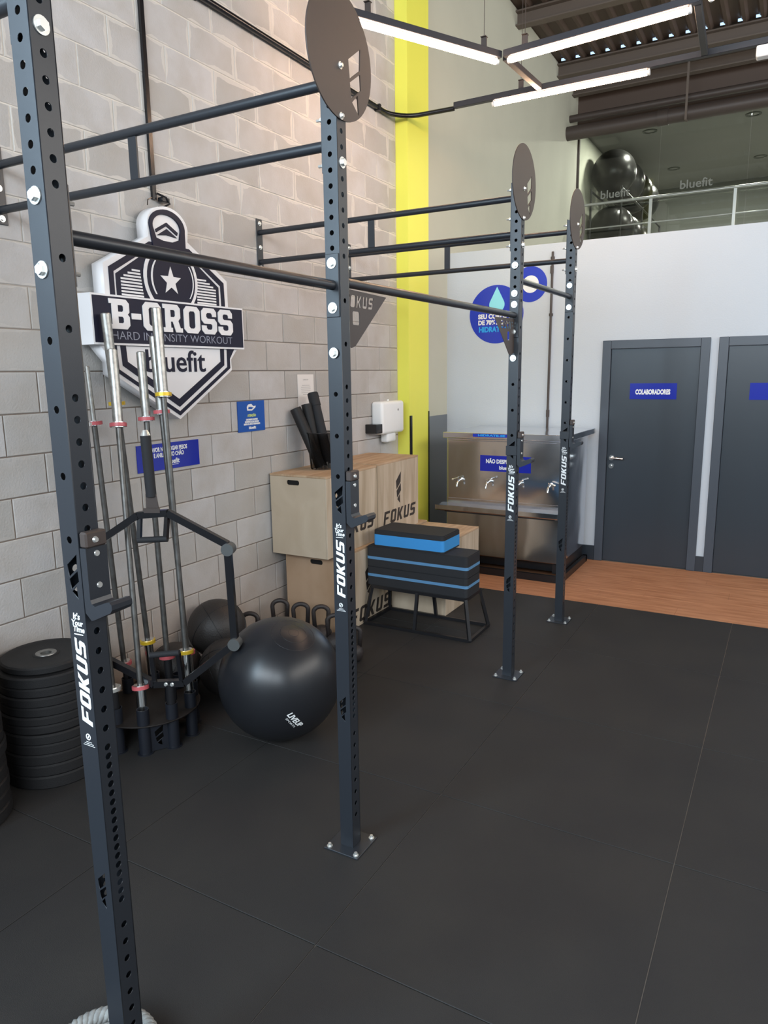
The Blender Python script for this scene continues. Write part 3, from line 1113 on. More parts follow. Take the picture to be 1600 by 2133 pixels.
# upper navy frame with striped fields left out
yz(dk, [[(.435, 2.28), (.432, 2.425), (.150, 2.588), (-.150, 2.588), (-.438, 2.425), (-.438, 2.28)],
        [(.405, 2.282), (.402, 2.405), (.140, 2.560), (-.140, 2.560), (-.408, 2.405), (-.408, 2.282)]], XS - .006, XS - .002)
yz(dk, [[(-.395, 2.282), (-.395, 2.395), (-.15, 2.545), (.15, 2.545), (.385, 2.395), (.385, 2.282)]], XS - .006, XS - .003)
dk.build('navy_field', M_SIGNDARK, sg)
ws = Multi()
for k in range(9):
    z = 2.288 + k * .0165
    xa = .365 - max(0, (z - 2.375)) * 1.75
    yz(ws.new(), [[(-xa, z), (-.215 - k * .002, z), (-.215 - k * .002, z + .0095), (-xa, z + .0095)]], XS - .003, XS - .001)
    yz(ws.new(), [[(xa - .008, z), (.195, z), (.195, z + .0095), (xa - .008, z + .0095)]], XS - .003, XS - .001)
ws.build('white_stripe', M_SIGNWHITE, sg)
kbb = MB()
yz(kbb, [arc(-.004, 2.40, .205, .195, 0, 360, 40)[:-1]], XS - .003, XS + .001)
kbb.build('kettlebell_rim', M_SIGNWHITE, sg)
kbd = MB()
yz(kbd, [arc(-.004, 2.40, .182, .178, 0, 360, 40)[:-1]], XS + .001, XS + .003)
yz(kbd, [[(.118, 2.545)] + arc(-.012, 2.680, .132, .093, -8, 188, 18) + [(-.125, 2.56), (-.10, 2.52), (.09, 2.52)],
         arc(-.018, 2.678, .104, .068, -5, 185, 16) + [(-.10, 2.615), (-.05, 2.605), (.02, 2.605), (.075, 2.625)]], XS - .006, XS + .004)
yz(kbd, [[(-.098, 2.660), (-.016, 2.706), (.066, 2.664), (.060, 2.648), (-.017, 2.688), (-.094, 2.644)]], XS - .006, XS + .001)
yz(kbd, [[(-.088, 2.630), (-.016, 2.672), (.058, 2.634), (-.016, 2.640)]], XS - .006, XS + .001)
kbd.build('kettlebell_figure', M_SIGNDARK, sg)
st = MB()
star = []
for k in range(10):
    rr = .080 if k % 2 == 0 else .033
    a = PI / 2 + k * PI / 5
    star.append((-.014 + rr * math.cos(a), 2.392 + rr * math.sin(a)))
yz(st, [star], XS + .003, XS + .006)
yz(st, [arc(.0, 2.40, .160, .150, 140, 215, 10) + arc(.0, 2.40, .148, .150, 215, 140, 10)], XS + .003, XS + .005)
yz(st, [arc(.0, 2.40, .166, .150, -38, 35, 10) + arc(.0, 2.40, .158, .150, 35, -38, 10)], XS + .003, XS + .005)
st.build('star', M_SIGNWHITE, sg)
bd = MB().box(XS + .012, XS + .014, YO - .570, YO + .572, 2.041, 2.274)
bd.build('band_face', M_SIGNDARK, sg)
bl = MB().letters('B-CROSS', .152, (XS + .014, YO + .0, 2.188), Y, Z, t=.006, gap=.10, font=SLAB)
bl.build('raised_lettering', M_SIGNWHITE, sg)
MB().text('HARD INTENSITY WORKOUT', .062, (XS + .014, YO + .0, 2.078), Y, Z, t=.001, bold=-.0006, width=.93).build('thin_lettering', M_SIGNGREY, sg)
lo_ = MB()
yz(lo_, [[(-.50, 2.03), (-.445, 1.97), (-.44, 1.895), (0, 1.64), (.455, 1.912), (.455, 1.97), (.50, 2.03)],
         [(-.425, 2.03), (-.420, 1.905), (0, 1.664), (.430, 1.920), (.432, 2.03)]], XS - .006, XS - .002)
yz(lo_, [[(-.40, 2.03), (-.393, 1.925), (0, 1.690), (.400, 1.930), (.405, 2.03)],
         [(-.365, 2.03), (-.360, 1.945), (0, 1.735), (.370, 1.952), (.372, 2.03)]], XS - .006, XS - .002)
lo_.build('lower_navy_chevrons', M_SIGNDARK, sg)
MB().text('bluefit', .175, (XS - .005, YO - .005, 1.945), Y, Z, t=.003, bold=.0015, width=.465).build('navy_lettering', M_SIGNDARK, sg)

# cable trunking above the sign
p = MB().box(.0, .018, 3.163, 3.190, 2.845, ZC - .02).build('cable_trunking', M_GLOSSBLACK)
tag(p, 'thin black vertical cable trunking above the shield sign', 'cable trunking')
p = MB()
p.tube([(.02, 3.19, 2.88), (.05, 3.23, 2.86), (.055, 3.25, 2.83), (.04, 3.22, 2.81), (.05, 3.17, 2.80)], .006, 8)
p.tube([(.02, 3.15, 2.85), (.03, 3.11, 2.83), (.035, 3.10, 2.80)], .003, 6)
p.box(.012, .05, 3.20, 3.26, 2.835, 2.862, bevel=.004)
tag(p.build('cable_loop', M_GLOSSBLACK, smooth=40), 'black cable loop and plug just above the shield sign', 'cable')

# long conduit along the wall that bends out to the light fittings
c = thing('conduit', (.03, 4.0, 4.04), 'black conduit running along the block wall and bending out to the lights', 'conduit')
pts = [(.03, -.7, 4.045), (.03, 5.80, 4.045)]
for k in range(1, 8):
    a = k * PI / 16
    pts.append((.03 + .26 * (1 - math.cos(a)), 5.80 + .26 * math.sin(a), 4.045))
pts += [(.56, 6.085, 4.05)]
MB().tube(pts, .019, 12).build('pipe', M_GLOSSBLACK, c, smooth=40)
for y in (1.6, 3.6, 5.72):
    MB().box(.003, .055, y - .012, y + .012, 4.02, 4.07).build('clamp', M_BLACK, c)


# ================================================================== LIGHT FITTINGS
def fitting(label, a, b, tubes, z=4.05):
    a, b = Vector((a[0], a[1], z)), Vector((b[0], b[1], z))
    t = thing('linear_light', tuple((a + b) / 2), label, 'ceiling light', 'suspended light fittings')
    d = (b - a)
    L = d.length
    dn = d / L
    side = Vector((-dn.y, dn.x, 0))
    mt = Matrix(((dn.x, side.x, 0, a.x), (dn.y, side.y, 0, a.y), (0, 0, 1, z), (0, 0, 0, 1)))
    MB().box(0, L, -.022, .022, 0.0, .045, bevel=.003, mtx=mt).build('channel', M_CHANNEL, t)
    for (s0, s1) in tubes:
        p0, p1 = a + dn * s0, a + dn * s1
        off = Vector((0, 0, -.026))
        MB().cyl(p0 + off + dn * .02, p1 + off - dn * .02, .0185, seg=16).build('lamp_tube', M_TUBE, t, smooth=40)
        em = Multi()
        for q, sg_ in ((p0, 1), (p1, -1)):
            e = em.new()
            e.cyl(q + off, q + off + dn * .02 * sg_, .019, seg=14)
            e.cyl(q + off + dn * .008 * sg_, q + dn * .008 * sg_, .006, seg=8)
        em.build('tube_socket', M_WHITEPLASTIC, t, smooth=40)
    brm = Multi()
    n = 2 if L > .9 else 0
    for f in ([.12, .88] if n else []):
        q = a + d * f
        br = brm.new()
        br.box(q.x - .02, q.x + .02, q.y - .004, q.y + .004, z + .045, z + .11)
        br.box(q.x - .02, q.x + .02, q.y - .02, q.y + .02, z + .106, z + .11)
        br.tube([(q.x, q.y, z + .11), (q.x, q.y, ZC - .012)], .0022, 6)
    if n:
        brm.build('suspension_wire', M_DUCT, t)
    return t


fitting('glowing tube fitting running from behind the top disc to the corner joint', (.64, 4.27), (1.235, 5.36), [(.02, 1.22)])
fitting('uppermost glowing tube fitting, from the corner joint towards the top right', (1.266, 5.357), (2.56, 5.235), [(.03, 1.25)])
fitting('lower glowing tube fitting in a long dark channel reaching the right edge', (.56, 6.09), (5.4, 6.09), [(.34, 1.57)])
fitting('short unlit dark channel joining the two left tube fittings', (1.26, 5.40), (1.30, 6.06), [])
fitting('unlit dark channel joining the right ends of the tube fittings', (2.54, 5.265), (2.50, 6.06), [])
fitting('glowing tube fitting beyond the top right corner', (2.60, 5.20), (3.25, 4.15), [(.05, 1.2)])
s = MB().box(2.83, 2.98, 6.04, 6.12, 3.965, 4.04, bevel=.01, seg=2).build('junction_box', M_WHITEPLASTIC)
tag(s, 'white box under the dark light channel at the right edge', 'junction box')

# ================================================================== WALL SIGNS AND PAPER
s = thing('wall_sign', (.004, 3.16, 1.40), 'dark blue horizontal notice about weights, behind the barbells', 'sign')
MB().box(.0025, .007, 2.915, 3.412, 1.320, 1.477).build('plate', M_BLUE, s)
t = MB()
t.text('FAVOR NÃO JOGAR PESOS', .035, (.007, 3.16, 1.441), Y, Z, t=.0008, bold=.0012, width=.30)
t.text('E ANILHAS NO CHÃO', .035, (.007, 3.16, 1.407), Y, Z, t=.0008, bold=.0012, width=.24)
t.text('bluefit', .042, (.007, 3.19, 1.364), Y, Z, t=.0008, bold=.001, width=.10)
t.plate([[(-.04, 0), (.04, 0), (.04, .003), (-.04, .003)]], (.007, 3.19, 1.342), Y, Z, .0008)
t.build('lettering', M_WHITE, s)
s = thing('wall_sign', (.004, 3.94, 1.49), 'small mid-blue square notice with shoe symbol on the block wall', 'sign')
MB().box(.0025, .007, 3.797, 4.080, 1.487, 1.694).build('plate', M_BLUE2, s)
t = MB()
yo, zo = 3.94, 1.65
t.plate([[(-.045, -.020), (.005, -.022), (.042, -.002), (.048, .010), (.020, .008), (.0, .024), (-.035, .020), (-.048, .004)],
         [(-.034, -.010), (.002, -.012), (.024, -.002), (-.006, .004), (-.030, .004)]], (.007, yo, zo), Y, Z, .0008)
for k, w in enumerate((.062, .074, .086)):
    t.text(['O MOVIMENTO DOS PESOS', 'USE SEMPRE CALÇADO FECHADO', 'DENTRO DA ÁREA DE TREINAMENTO'][k], .015, (.007, yo, 1.568 - k * .0155), Y, Z, t=.0008, bold=.0012, width=2 * w)
t.text('bluefit', .026, (.007, yo + .002, 1.512), Y, Z, t=.0008, bold=.001, width=.075)
t.build('lettering', M_WHITE, s)
MB().text('ATENÇÃO', .022, (.007, yo, 1.595), Y, Z, t=.0008, bold=.0012, width=.09).build('heading', M_PALEYEL, s)
s = thing('paper_notice', (.003, 4.59, 1.60), 'white paper notice on the block wall behind the black rolls', 'paper')
MB().box(.0025, .0035, 4.490, 4.700, 1.575, 1.868).build('sheet', M_PAPER, s)
t = MB()
t.text('COMUNICADO', .014, (.0035, 4.595, 1.828), Y, Z, t=.0003, width=.07)
for k in range(6):
    w = (.05, .06, .062, .058, .06, .04)[k]
    t.plate([[(-w, 0), (w, 0), (w, .003), (-w, .003)]], (.0035, 4.595, 1.785 - k * .014), Y, Z, .0003)
t.build('print', M_GREYPRINT, s)

# round water sign on the back wall
s = thing('round_sign', (.54, D - .005, 2.16), 'round royal-blue sign with water drop and smaller circle, behind the rig', 'sign')
b = MB()
b.plate([circ(.545, 2.445, .288, 56)], (0, D, 0), X, Z, .003)
b.plate([circ(.895, 2.715, .170, 44)], (0, D, 0), X, Z, .004)
b.build('plate', M_ROUNDBLUE, s)
drop = [(.552, 2.715)] + arc(.552, 2.54, .082, .075, 25, -205, 20)
MB().plate([drop], (0, D - .003, 0), X, Z, .002).build('water_drop', M_LIGHTCYAN, s)
MB().plate([circ(.900, 2.715, .083, 30)], (0, D - .004, 0), X, Z, .002).build('white_disc', M_WHITE, s)
t = MB()
t.text('SEU CORPO É', .062, (.53, D - .003, 2.425), X, Z, t=.001, bold=.003, width=.36)
t.text('DE 70% ÁGUA', .062, (.53, D - .003, 2.365), X, Z, t=.001, bold=.003, width=.36)
t.build('white_lettering', M_WHITE, s)
MB().text('HIDRATE-SE', .072, (.53, D - .003, 2.295), X, Z, t=.001, bold=.003, width=.34).build('cyan_lettering', M_CYAN, s)
p = thing('water_pipe', (1.11, D - .02, 1.30), 'thin dark vertical pipe on the pale wall above the water cooler', 'pipe')
MB().tube([(1.112, D - .018, 1.28), (1.118, D - .018, 3.0)], .011, 10).build('pipe', M_DUCT, p, smooth=40)
for q_ in (1.42, 2.80):
    MB().cyl((1.114, D - .018, q_), (1.114, D - .018, q_ + .07), .016).build('coupling', M_DUCT, p, smooth=40)
for q_ in (2.40, 2.93):
    MB().box(1.098, 1.133, D - .02, D, q_, q_ + .025).build('clip', M_DUCT, p)

# soap / towel dispenser
s = thing('wall_dispenser', (.06, 5.79, 1.30), 'white wall dispenser with black box beside the yellow column', 'dispenser')
MB().box(.0, .12, 5.575, 5.985, 1.335, 1.625, bevel=.028, seg=4).build('housing', M_WHITEPLASTIC, s, smooth=50)
MB().box(.02, .10, 5.70, 5.86, 1.255, 1.345, bevel=.02, seg=3).build('outlet', M_WHITEPLASTIC, s, smooth=50)
MB().box(.0, .115, 5.470, 5.580, 1.352, 1.432, bevel=.006, seg=2).build('black_box', M_GLOSSBLACK, s)
MB().cyl((.119, 5.86, 1.545), (.124, 5.86, 1.545), .010, seg=12).build('lock', M_GREYPRINT, s)
MB().cyl((.06, 5.78, 1.62), (.06, 5.78, 1.64), .008, seg=10).build('screw', M_WHITEPLASTIC, s)


# ================================================================== WOODEN PLYO BOXES
def plybox(label, x0, x1, y0, y1, z0, z1, front, slot=None, emblem=None, word=None, wordz=None):
    t = thing('plyo_box', ((x0 + x1) / 2, (y0 + y1) / 2, z0), label, 'plyometric box', 'wooden jump boxes by the wall')
    tk = .015
    MB().box(x0 + .002, x1 - .002, y0 + tk, y1 - tk, z0 + .0005, z1 - tk).build('core', M_PLYEDGE, t)
    MB().box(x0, x1, y0, y1, z1 - tk, z1, bevel=.0015).build('top_panel', [M_PLYTOP], t)
    # end panel facing the room, with hand slot
    lp = [[(x0 + .003, z0), (x1 - tk, z0), (x1 - tk, z1 - tk - .001), (x0 + .003, z1 - tk - .001)]]
    if slot:
        lp.append(rrect(slot[0] - .055, slot[0] + .055, slot[1] - .018, slot[1] + .018, .016, 4))
    MB().plate(lp, (0, y0 + tk - .002, 0), X, Z, tk - .003).build('end_panel', front, t)
    if slot:
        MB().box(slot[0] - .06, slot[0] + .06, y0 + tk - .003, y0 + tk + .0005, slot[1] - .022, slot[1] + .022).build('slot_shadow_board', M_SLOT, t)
    MB().box(x1 - tk + .001, x1, y0 + .001, y1 - .001, z0, z1 - tk - .001, bevel=.001).build('side_panel', M_PLY, t)
    MB().box(x0 + .003, x1 - tk, y1 - tk, y1 - .001, z0, z1 - tk - .001).build('rear_panel', M_PLY, t)
    if word:
        MB().letters('FOKUS', word[1], (x1 + .0002, word[0], wordz), Y, Z, t=.0006, shear=.22, gap=.22, wx=1.42).build('stencil_lettering', M_STENCIL, t)
    if emblem:
        MB().plate(flame(*emblem), (x1 + .0002, 0, 0), Y, Z, .0006).build('stencil_emblem', M_STENCIL, t)
    return t


plybox('lower wooden jump box with hand slot, behind the kettlebells', .050, .530, 4.20, 4.93, 0, .590, M_PLYBROWN, (.325, .530), (4.545, .19, .11, .28), (4.62, .115), .085)
plybox('wooden jump box hidden under the right upper box, next to the yellow column', .030, .510, 4.95, 5.66, 0, .590, M_PLYBROWN)
plybox('upper left wooden jump box with hand slot, under the basket of rolls', .012, .497, 4.10, 4.80, .5905, 1.175, M_PLYFRONT, (.215, 1.118), None, (4.47, .10), .76)
plybox('upper right wooden jump box with black flame emblem, next to yellow column', .012, .497, 4.808, 5.51, .5905, 1.183, M_PLYFRONT, None, (5.11, .82, .085, .26), (5.165, .105), .735)
plybox('single wooden jump box standing behind the stacked foam steps', .535, 1.015, 4.946, 5.62, 0, .585, M_PLYFRONT)

# steel bench (low frame) carrying the foam steps
t = thing('plyo_bench', (.965, 4.69, 0), 'low black tapered steel bench under the stacked foam steps', 'bench')
bl_, br_, fl_, fr_ = (.552, 4.885), (1.397, 4.875), (.545, 4.505), (1.400, 4.505)
tl_, tr_, ul_, ur_ = (.585, 4.82), (1.345, 4.82), (.585, 4.555), (1.345, 4.555)
zt = .290


def bar(mb, a, b, s=.011):
    a, b = Vector(a), Vector(b)
    d = b - a
    q = d.to_track_quat('Z', 'Y').to_matrix().to_4x4()
    mb.box(-s, s, -s, s, 0, d.length, mtx=Matrix.Translation(a) @ q)
    return mb


for p0, p1 in ((bl_, tl_), (br_, tr_), (fl_, ul_), (fr_, ur_)):
    bar(MB(), (*p0, .012), (*p1, zt)).build('leg', M_BLACK, t)
fr = MB()
for a, b in ((bl_, br_), (br_, fr_), (fr_, fl_), (fl_, bl_)):
    bar(fr, (*a, .012), (*b, .012))
fr.build('floor_frame', M_BLACK, t)
bar(MB(), (.965, 4.505, .012), (.965, 4.555, zt)).build('middle_strut', M_BLACK, t)
bar(MB(), (.965, 4.88, .012), (.965, 4.82, zt)).build('middle_strut', M_BLACK, t)
fr = MB()
for a, b in ((tl_, tr_), (tr_, ur_), (ur_, ul_), (ul_, tl_)):
    bar(fr, (*a, zt), (*b, zt))
fr.build('top_frame', M_BLACK, t)
MB().box(.574, 1.356, 4.544, 4.831, zt + .0115, zt + .0165).build('top_plate', M_RUBBER, t)


def step(label, x0, x1, y0, y1, z0, z1, b0, b1, mb_=None):
    t = thing('foam_step', ((x0 + x1) / 2, (y0 + y1) / 2, z0), label, 'foam step', 'stacked foam steps')
    MB().prism(rrect(x0, x1, y0, y1, .022, 4), (0, 0, 0), X, Y, z0, b0).build('lower_layer', M_FOAM, t)
    MB().prism(rrect(x0 - .001, x1 + .001, y0 - .001, y1 + .001, .022, 4), (0, 0, 0), X, Y, b0, b1).build('blue_layer', mb_ or M_FOAMBLUE2, t)
    u = MB().prism(rrect(x0, x1, y0, y1, .022, 4), (0, 0, 0), X, Y, b1, z1)
    es = [e for e in u.bm.edges if all(v.co.z > z1 - .001 for v in e.verts)]
    bmesh.ops.bevel(u.bm, geom=es, offset=.006, segments=2, affect='EDGES')
    u.build('upper_layer', M_FOAM, t)


step('bottom black foam step with thin blue stripe, on the steel bench', .545, 1.362, 4.545, 4.790, .3070, .450, .372, .393)
step('middle black foam step with thin blue stripe, under the blue one', .545, 1.362, 4.545, 4.790, .4505, .603, .505, .526)
step('topmost foam step with thick blue core and black top', .600, 1.172, 4.560, 4.858, .6035, .730, .614, .694, M_FOAMBLUE)

# basket with black rolls on the upper box
BZ = 1.1755
t = thing('waste_basket', (.225, 4.47, BZ), 'smoky black plastic basket holding black rolls on a wooden box', 'basket')
MB().lathe([(.0, 0.0), (.088, 0.0), (.092, .006), (.116, .262), (.120, .266), (.120, .272), (.113, .272), (.088, .010), (.0, .008)], (.225, 4.47, BZ), 40).build('basket_wall', M_SMOKE, t, smooth=40)
MB().tube([(.225 + .119 * math.cos(k * PI / 20), 4.47 + .119 * math.sin(k * PI / 20), BZ + .270) for k in range(40)], .0035, 6, closed=True).build('rim', M_GLOSSBLACK, t, smooth=True)
rr = random.Random(5)
sc_ = MB()
for k in range(46):
    a = rr.uniform(0, 2 * PI)
    r = rr.uniform(.02, .074)
    z = BZ + .012 + rr.uniform(0, .04)
    c = Vector((.225 + r * math.cos(a), 4.47 + r * math.sin(a), z))
    m_ = Matrix.Translation(c) @ Matrix.Rotation(rr.uniform(0, 3), 4, 'X') @ Matrix.Rotation(rr.uniform(0, 3), 4, 'Y')
    sc_.box(-.011, .011, -.007, .007, -.0015, .0015, mtx=m_)
sc_ = sc_.build('paper_scraps', M_PATCH)
sc_['kind'] = 'stuff'
tag(sc_, 'pale paper scraps at the bottom of the smoky basket', 'scraps')


def roll(label, a, b, r, band=None, slit=False):
    t = thing('foam_roll', tuple(a), label, 'roll', 'black rolls in the basket')
    a, b = Vector(a), Vector(b)
    d = (b - a).normalized()
    m = MB().cyl(a, b, r, seg=28, cap=False)
    m.cyl(a, b, r - .007, seg=28, cap=False)
    q = d.orthogonal().normalized()
    w = d.cross(q)
    for e in (a, b):
        o1 = [m.bm.verts.new(e + (q * math.cos(2 * PI * k / 28) + w * math.sin(2 * PI * k / 28)) * r) for k in range(28)]
        o2 = [m.bm.verts.new(e + (q * math.cos(2 * PI * k / 28) + w * math.sin(2 * PI * k / 28)) * (r - .007)) for k in range(28)]
        for k in range(28):
            m.bm.faces.new((o1[k], o1[(k + 1) % 28], o2[(k + 1) % 28], o2[k]))
    m.build('roll_body', M_RUBBER if not band else M_FOAM, t, smooth=60)
    if band:
        L = (b - a).length
        MB().cyl(a + d * (L - .10), a + d * (L - .005), r + .004, seg=28).build('end_sleeve', M_FOAM, t, smooth=50)


roll('shiny black roll leaning lowest out of the basket', (.237, 4.425, BZ + .02), (.052, 4.385, BZ + .445), .0415)
roll('black roll leaning between its two neighbours in the basket', (.185, 4.485, BZ + .02), (.088, 4.475, BZ + .475), .039)
roll('tallest matt black roll with end sleeve in the basket', (.262, 4.503, BZ + .03), (.098, 4.545, BZ + .555), .037, band=True)

# ================================================================== WATER COOLER
CX0, CX1, CY0, CY1 = .440, 1.545, 6.215, 7.10
t = thing('water_cooler', ((CX0 + CX1) / 2, 6.65, 0), 'wide stainless steel water cooler with four taps and drip tray', 'water cooler')
MB().box(CX0, CX1, CY0 + .02, CY1, .165, 1.270, bevel=.006).build('cabinet', M_STAIN, t)
MB().box(CX0 - .02, CX1 + .06, CY0 - .03, CY1 + .03, 1.272, 1.325, bevel=.004).build('lid', M_STAIN, t)
MB().box(CX0 + .015, CX1 - .015, CY0 + .010, CY0 + .0205, .70, 1.25, bevel=.004).build('splash_panel', M_STAIN, t)
tr = MB()
tr.prism([(CY0 + .02, .565), (CY0 - .12, .600), (CY0 - .14, .612), (CY0 - .14, .652), (CY0 - .125, .652), (CY0 - .11, .625), (CY0 + .02, .655)], (CX0 - .05, 0, 0), Y, Z, 0, CX1 - CX0 + .06)
tr.build('drip_tray', M_STAIN, t)
MB().box(CX0 + .03, CX1 - .03, CY0 - .10, CY0 + .018, .585, .600).build('tray_underside', M_BLACK, t)
for k, x in enumerate((.585, .870, 1.165, 1.445)):
    tp = MB()
    tp.cyl((x, CY0 + .02, .880), (x, CY0 - .005, .880), .020, seg=18)
    tp.cyl((x, CY0 - .005, .880), (x, CY0 - .065, .870), .011, seg=12)
    tp.tube([(x, CY0 - .055, .870), (x, CY0 - .075, .855), (x, CY0 - .078, .825)], .010, 10)
    dx = (-.05, .045, .045, .055)[k]
    tp.tube([(x, CY0 - .050, .878), (x, CY0 - .055, .905), (x + dx, CY0 - .058, .915 if k in (1, 2) else .890)], .007, 8)
    tp.sphere((x + dx, CY0 - .058, .915 if k in (1, 2) else .890), .010, 10, 8)
    tp.build('tap', M_CHROME, t, smooth=50)
bs = MB()
for (a, b_) in (((CX0, CY0), (CX1 + .015, CY0)), ((CX1 + .015, CY0), (CX1 + .015, CY1)), ((CX1 + .015, CY1), (CX0, CY1)), ((CX0, CY1), (CX0, CY0))):
    x0, x1 = sorted((a[0], b_[0]))
    y0, y1 = sorted((a[1], b_[1]))
    bs.box(x0 - .018, x1 + .018, y0 - .018, y1 + .018, 0.0, .062)
bs.build('base_frame', M_BLACK, t)
for x in (CX0 + .05, CX1 - .05):
    for y in (CY0 + .10, CY1 - .06):
        MB().box(x - .03, x + .03, y - .03, y + .03, .062, .165).build('foot', M_BLACK, t)
bs = MB()
bs.box(CX0 + .01, CX1 - .01, CY0 + .14, CY1 - .02, .062, .165)
bs.build('dark_underside', M_BLACK, t)
MB().box(.78, 1.262, CY0 + .0075, CY0 + .0097, .975, 1.120).build('sign_plate', M_BLUE, t)
tt = MB()
tt.text('NÃO DESPEJE NADA', .050, (1.02, CY0 + .0075, 1.066), X, Z, t=.001, bold=.002, width=.37)
tt.text('bluefit', .045, (1.02, CY0 + .0075, 1.010), X, Z, t=.001, bold=.0015, width=.11)
tt.build('sign_lettering', M_WHITE, t)
MB().box(.72, 1.16, CY0 - .0315, CY0 - .0302, 1.290, 1.318).build('lid_sticker', M_ROUNDBLUE, t)
MB().text('HIDRATE-SE', .024, (.90, CY0 - .0317, 1.304), X, Z, t=.0006, bold=.001, width=.26).build('sticker_lettering', M_CYAN, t)

# ================================================================== BALLS ON THE FLOOR
GC, GR = (1.03, 2.835, .3165), .3165
gb = ball('gym_ball', GC, GR, M_BALL, 'very large black inflatable gym ball on the rubber floor', 'ball')
gcv = Vector(GC)


def ring_on(dirv, ang, w=.0018):
    dirv = Vector(dirv).normalized()
    q = dirv.orthogonal().normalized()
    s_ = dirv.cross(q)
    pts = []
    for k in range(48):
        a = 2 * PI * k / 48
        v = dirv * math.cos(ang) + (q * math.cos(a) + s_ * math.sin(a)) * math.sin(ang)
        pts.append(gcv + v * (GR - w * .35))
    return pts


pole = (0.413, -0.129, 0.901)
mr = MB()
for a in (.085, .215, .36):
    mr.tube(ring_on(pole, a), .0016, 6, closed=True)
mr.build('moulded_rings', M_BALL, gb, smooth=True)
dv = Vector((.722, -.600, -.30)).normalized()
u_ = (Vector((0.744, -0.486, -0.459)) - Vector((0.685, -0.71, -0.164)))
u_ = (u_ - dv * u_.dot(dv)).normalized()
v_ = dv.cross(u_)
tx = MB().text('LIVEUP', .040, gcv + dv * GR, u_, v_, t=.0006, bold=.0012, width=.115, shear=.2, wrap=(GC, GR + .0003))
tx.text('SPORTS', .014, gcv + dv * GR - v_ * .026, u_, v_, t=.0006, width=.08, wrap=(GC, GR + .0003))
tx.build('lettering', M_WHITE, gb)


def wall_ball(c, r, label, tilt=0.4, text=None):
    t = ball('medicine_ball', c, r, M_LEATHER, label, 'ball', 'medicine balls by the wall')
    sm = MB()
    cv = Vector(c)
    for k in range(3):
        n = Vector((math.cos(k * 2.1 + tilt), math.sin(k * 2.1 + tilt), .5)).normalized()
        q = n.orthogonal().normalized()
        s_ = n.cross(q)
        sm.tube([cv + (q * math.cos(2 * PI * a / 48) + s_ * math.sin(2 * PI * a / 48)) * (r + .0003) for a in range(48)], .0022, 5, closed=True)
    sm.build('seams', M_BLACK, t, smooth=True)
    if text:
        dv = Vector(text).normalized()
        u_ = Vector((.2, .25, 1)).normalized()
        u_ = (u_ - dv * u_.dot(dv)).normalized()
        v_ = dv.cross(u_)
        MB().text('LIVEUP', .045, cv + dv * r, u_, v_, t=.0006, bold=.001, width=.11, wrap=(c, r + .0003)).build('lettering', M_LIGHTCYAN, t)
    return t


wall_ball((.200, 3.275, .308), .182, 'black seamed medicine ball resting highest against the block wall', .9)
wall_ball((.46, 3.075, .172), .172, 'black medicine ball on the floor half hidden behind the large gym ball', .2, (.70, -.71, -.12))
wall_ball((.170, 2.94, .157), .157, 'smaller black medicine ball low behind the barbells', 1.6)

# ================================================================== KETTLEBELLS
kbp = [(.135, 3.665, .080, .29, 'first'), (.190, 3.93, .080, .315, 'second'), (.352, 3.955, .078, .305, 'third'), (.510, 3.975, .078, .305, 'fourth'), (.672, 3.90, .076, .29, 'fifth'), (.850, 3.86, .060, .245, 'sixth')]
for (x, y, r, hh, nm) in kbp:
    t = thing('kettlebell', (x, y, 0), 'black iron kettlebell, %s from the block wall in the row behind the gym ball' % nm, 'kettlebell', 'kettlebells in front of the wooden box')
    MB().lathe([(0, 0), (r * .55, 0), (r * .86, r * .35), (r, r * .95), (r * .88, r * 1.45), (r * .55, r * 1.82), (r * .2, r * 1.93), (0, r * 1.94)], (x, y, 0), 28).build('bell', M_IRON, t, smooth=True)
    pts = []
    w = .052 * (r / .078)
    zb = r * 1.6
    dirx, diry = .83, .56
    for k in range(15):
        a = PI * k / 14
        pts.append((x + math.cos(a) * w * dirx, y + math.cos(a) * w * diry, hh - .016 - w * .8 + math.sin(a) * w * .8))
    pts = [(x + w * .85 * dirx, y + w * .85 * diry, zb)] + pts + [(x - w * .85 * dirx, y - w * .85 * diry, zb)]
    MB().tube(pts, .0155, 10).build('handle', M_IRON, t, smooth=True)


# ================================================================== BUMPER PLATES
def plates(cx, cy, spec, where):
    z = 0.0
    n = len(spec)
    names = ['topmost', 'second from the top', 'third from the top', 'fourth from the top', 'fifth from the top', 'sixth from the top', 'seventh from the top', 'eighth from the top', 'ninth from the top', 'tenth from the top', 'eleventh from the top', 'twelfth from the top', 'thirteenth from the top', 'fourteenth from the top', 'fifteenth from the top', 'sixteenth from the top', 'seventeenth from the top']
    for k, (r, h) in enumerate(spec):
        dx, dy = random.uniform(-.004, .004), random.uniform(-.006, .006)
        x, y = cx + dx, cy + dy
        lab = 'black rubber weight plate, %s of the stack %s' % (names[n - 1 - k], where)
        t = thing('bumper_plate', (x, y, z), lab, 'weight plate', 'rubber weight plates stacked by the wall')
        b = .007
        MB().lathe([(.026, .002), (r * .78, .002), (r * .84, 0), (r - b, 0), (r, b), (r, h - b), (r - b, h), (r * .84, h), (r * .78, h - .004), (.062, h - .004), (.058, h - .001), (.026, h - .001), (.026, .002)], (x, y, z), 56).build('rubber_disc', M_RUBBER, t, smooth=30)
        if k == n - 1:
            MB().lathe([(.0255, .002), (.0255, h - .001), (.030, h + .001), (.047, h + .001), (.048, h - .001)], (x, y, z), 28).build('steel_hub', M_BARSTEEL, t, smooth=30)
        z += h + .0005


